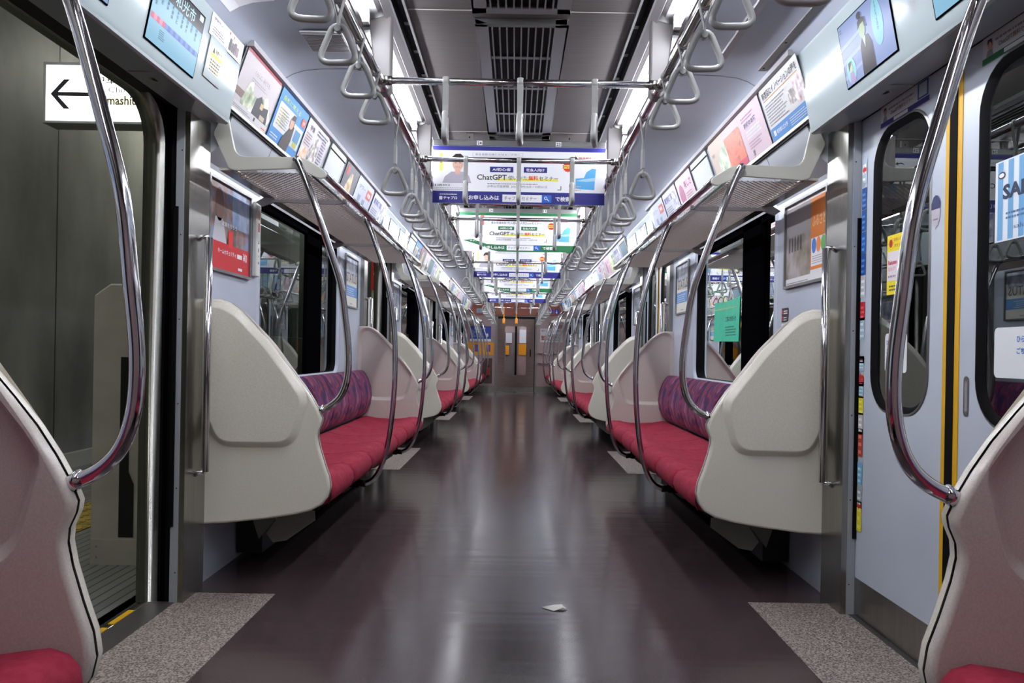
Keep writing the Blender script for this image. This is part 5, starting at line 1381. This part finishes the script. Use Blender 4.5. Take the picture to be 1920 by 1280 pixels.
# ------------------------------------------------------------ station platform beyond the open doorways
b = MB(); b.box(-4.0, -1.53, -6, 30, -0.2, -0.03, M['paving']); b.box(-1.56, -1.53, -6, 30, -0.9, -0.03, mat('platform_edge', (70, 68, 66), 0.8))
o = b.build('floor_platform'); o['kind'] = 'structure'
b = MB(); b.box(-3.95, -3.75, -6, 30, -0.2, 3.9, M['wallst'])
yj = -5.0
while yj < 30: b.box(-3.752, -3.748, yj, yj + 0.012, 0.10, 3.9, flat((40, 40, 40))); yj += 1.62
b.box(-3.75, -3.70, -6, 30, -0.03, 0.10, mat('plinth', (150, 150, 142), 0.6)); b.box(-3.97, -1.3, -6.2, -6, -0.2, 3.9, M['tunnel']); b.box(-4, -1.3, 30, 30.2, -0.2, 3.9, M['tunnel'])
o = b.build('wall_platform'); o['kind'] = 'structure'
b = MB(); b.box(-4.0, -1.3, -6, 30, 3.9, 4.0, M['tunnel']); o = b.build('ceiling_platform'); o['kind'] = 'structure'
b = MB(); b.box(-2.78, -2.40, -5.9, 29.9, -0.03, -0.024, M['tactile'])
for yy in [2.6 + k * 0.06 for k in range(120)]:
    for x in (-2.74, -2.66, -2.58, -2.50, -2.42):
        b.box(x - 0.012, x + 0.012, yy, yy + 0.024, -0.024, -0.020, M['tactile'])
tag(b.build('tactile_strip'), 'yellow bumpy warning strip along the platform floor', 'tactile strip')
# platform gate
t = thing('platform_gate', (-1.86, 3.68, -0.03), 'tall cream platform gate post beside the open doorway', 'platform gate')
b = MB(); prof = [(-0.135, 0.06), (-0.135, 1.27), (-0.06, 1.325), (0.02, 1.325), (0.135, 1.26), (0.135, 0.06)]
b.prism(prof, 0.0, 0.9, 'y', M['gate']); fine(b.build('gate_body', t), 0.008)
b = MB(); b.box(-0.13, 0.15, -0.006, 0.92, 0.0, 0.12, M['gate'])
for x in (-0.10, 0.10):
    for z in (0.035, 0.085): b.add([(x + .006 * math.cos(a), -0.0072, z + .006 * math.sin(a)) for a in [k * PI / 4 for k in range(8)]], [tuple(range(8))], M['trimm'])
b.build('gate_foot', t)
b = MB(); b.add([(x, -0.004, z) for x, z in ((0.0, 0.13), (0.0, 0.98), (0.045, 0.98), (0.045, 0.44), (0.07, 0.38), (0.07, 0.13))], [tuple(range(6))], M['slot'])
b.add([(x, -0.005, z) for x, z in ((0.068, 1.0), (0.068, 1.12), (0.085, 1.12), (0.095, 1.10), (0.095, 1.02), (0.085, 1.0))], [tuple(range(6))], M['slot']); b.build('gate_slot', t)
t = thing('platform_fence', (-1.70, 3.9, -0.03), 'lower cream gate panel running on behind the gate post', 'platform gate')
b = MB(); b.box(-0.04, 0.02, 0.0, 2.6, 0.08, 1.12, M['gate']); fine(b.build('gate_panel', t), 0.006)
b = MB(); b.box(-0.02, 0.05, 0.0, 2.6, 0.0, 0.08, M['gate']); b.build('gate_rail', t)
b = MB()
for z in (0.35, 0.75, 1.03): b.add([(0.0 + .006 * math.cos(a), -0.002, z + .006 * math.sin(a)) for a in [k * PI / 4 for k in range(8)]], [tuple(range(8))], flat((110, 60, 50)))
b.build('gate_bolts', t)
# lit direction sign
t = thing('direction_sign', (-2.35, 5.0, 2.44), 'lit white direction sign with arrow hanging over the platform', 'sign')
b = MB(); b.box(-0.71, 1.0, 0.0, 0.16, -0.015, 0.375, flat((150, 152, 156))); b.build('sign_case', t)
for x in (-0.3, 0.6):
    b = MB(); b.tube([(x, 0.08, 0.37), (x, 0.08, 1.46)], 0.015, M['steel'], 8); b.build('hanger', t)
lit = mat('sign_face_lit', (245, 248, 250), 0.4, emit=1.6)
b = Board()
b.rect(0.02, 0.0, 1.68, 0.355, lit, 1)
b.poly([(0.05, 0.17), (0.135, 0.265), (0.175, 0.265), (0.098, 0.183), (0.38, 0.183), (0.38, 0.157), (0.098, 0.157), (0.175, 0.075), (0.135, 0.075)], flat((20, 22, 40)), 2)
b.text('中華街・山下公園', 0.33, 0.238, 0.055, flat((20, 20, 26)), 0.60, 2, 0.01)
b.text('Chinatown', 0.42, 0.185, 0.035, flat((130, 110, 130)), 0.30, 2); b.text('Yamashita Park', 0.335, 0.105, 0.060, flat((130, 120, 0)), 0.44, 2, 0.03)
b.build('sign_face', (-0.71, -0.002, 0.0), UF, VZ, 0, None, (1, 1), t)
for k, y in enumerate((-1.0, 3.4, 8.0, 13.0, 18.0)):  # unseen tubes added to brighten the platform wall and gate
    t = thing('platform_fill_lamp', (-2.8, y, 3.8), '%s added fill lamp from the camera, unseen under the platform ceiling' % NTH[k], 'lamp', 'added lamps under the platform ceiling')
    b = MB(); b.tube([(0, -0.6, 0), (0, 0.6, 0)], 0.02, mat('platform_fill_tube', (255, 250, 235), 0.4, emit=58.0, ecol=(246, 246, 232)), 10); b.build('tube', t)
    b = MB(); b.box(-0.06, 0.06, -0.65, 0.65, 0.03, 0.1, M['white']); b.build('lamp_body', t)
# red board standing by the second open doorway, further gates along the platform
t = thing('platform_advert', (-1.98, 10.6, -0.03), 'dark red advertising board on the platform, seen through the second open doorway', 'advertising board')
b = Board(); b.rect(0, 0, 0.22, 0.52, mat('red_board', (150, 24, 34), 0.3, emit=0.12, ecol=(150, 20, 30)), 1); b.text('改札口', 0.03, 0.2, 0.06, WHITE, 0.16, 2); b.build('board_face', (0, -0.01, 1.85), UF, VZ, 0.03, M['trimm'], (0.22, 0.52), t)
b = MB(); b.box(0.0, 0.22, 0.03, 0.08, 0, 2.4, M['gate']); b.box(0.08, 0.14, -0.03, 0.03, 1.25, 1.62, mat('small_lit_strip', (240, 250, 255), 0.4, emit=2.5)); b.build('board_stand', t)
for k, c in enumerate(DOORC[1:]):
    o = copy_tree(bpy.data.objects['platform_gate']); o.location = (-1.86, c + 1.28, -0.03); o['label'] = 'cream platform gate post beside the %s open doorway' % NTH[k + 1]; o['group'] = 'platform gate posts'
bpy.data.objects['platform_gate']['group'] = 'platform gate posts'

# ------------------------------------------------------------ tunnel on the closed side
b = MB(); b.box(3.4, 3.6, -6, 30, -1.2, 4.0, M['tunnel']); b.box(1.43, 3.6, -6, 30, -1.3, -1.2, M['tunnel']); b.box(1.3, 3.6, -6.2, -6, -1.3, 4, M['tunnel']); b.box(1.3, 3.6, 30, 30.2, -1.3, 4, M['tunnel']); b.box(1.3, 3.6, -6, 30, 4.0, 4.1, M['tunnel'])
o = b.build('wall_tunnel'); o['kind'] = 'structure'
b = Board(); teal = mat('teal_sheet', (64, 214, 170), 0.3, bump=0.4, bscale=9); b.poly([(0, 0.01), (0.60, 0), (0.62, 0.275), (0.30, 0.262), (0.02, 0.27)], teal, 1)
b.text('工事のお知らせ', 0.30, 0.13, 0.035, flat((40, 80, 70)), 0.24, 2, 0.01); b.lines(0.30, 0.04, 0.56, 0.11, 4, flat((50, 130, 110)), 2, 3); b.rect(0.02, 0.215, 0.56, 0.222, flat((190, 214, 150)), 3)
tag(b.build('green_notice', (1.3585, 5.36, 1.095), UR, VZ, 0, None), 'green plastic notice sheet on the closed-door side window by the orange framed poster', 'notice sheet')

for o in bpy.data.objects:
    if '_used' in o: del o['_used']
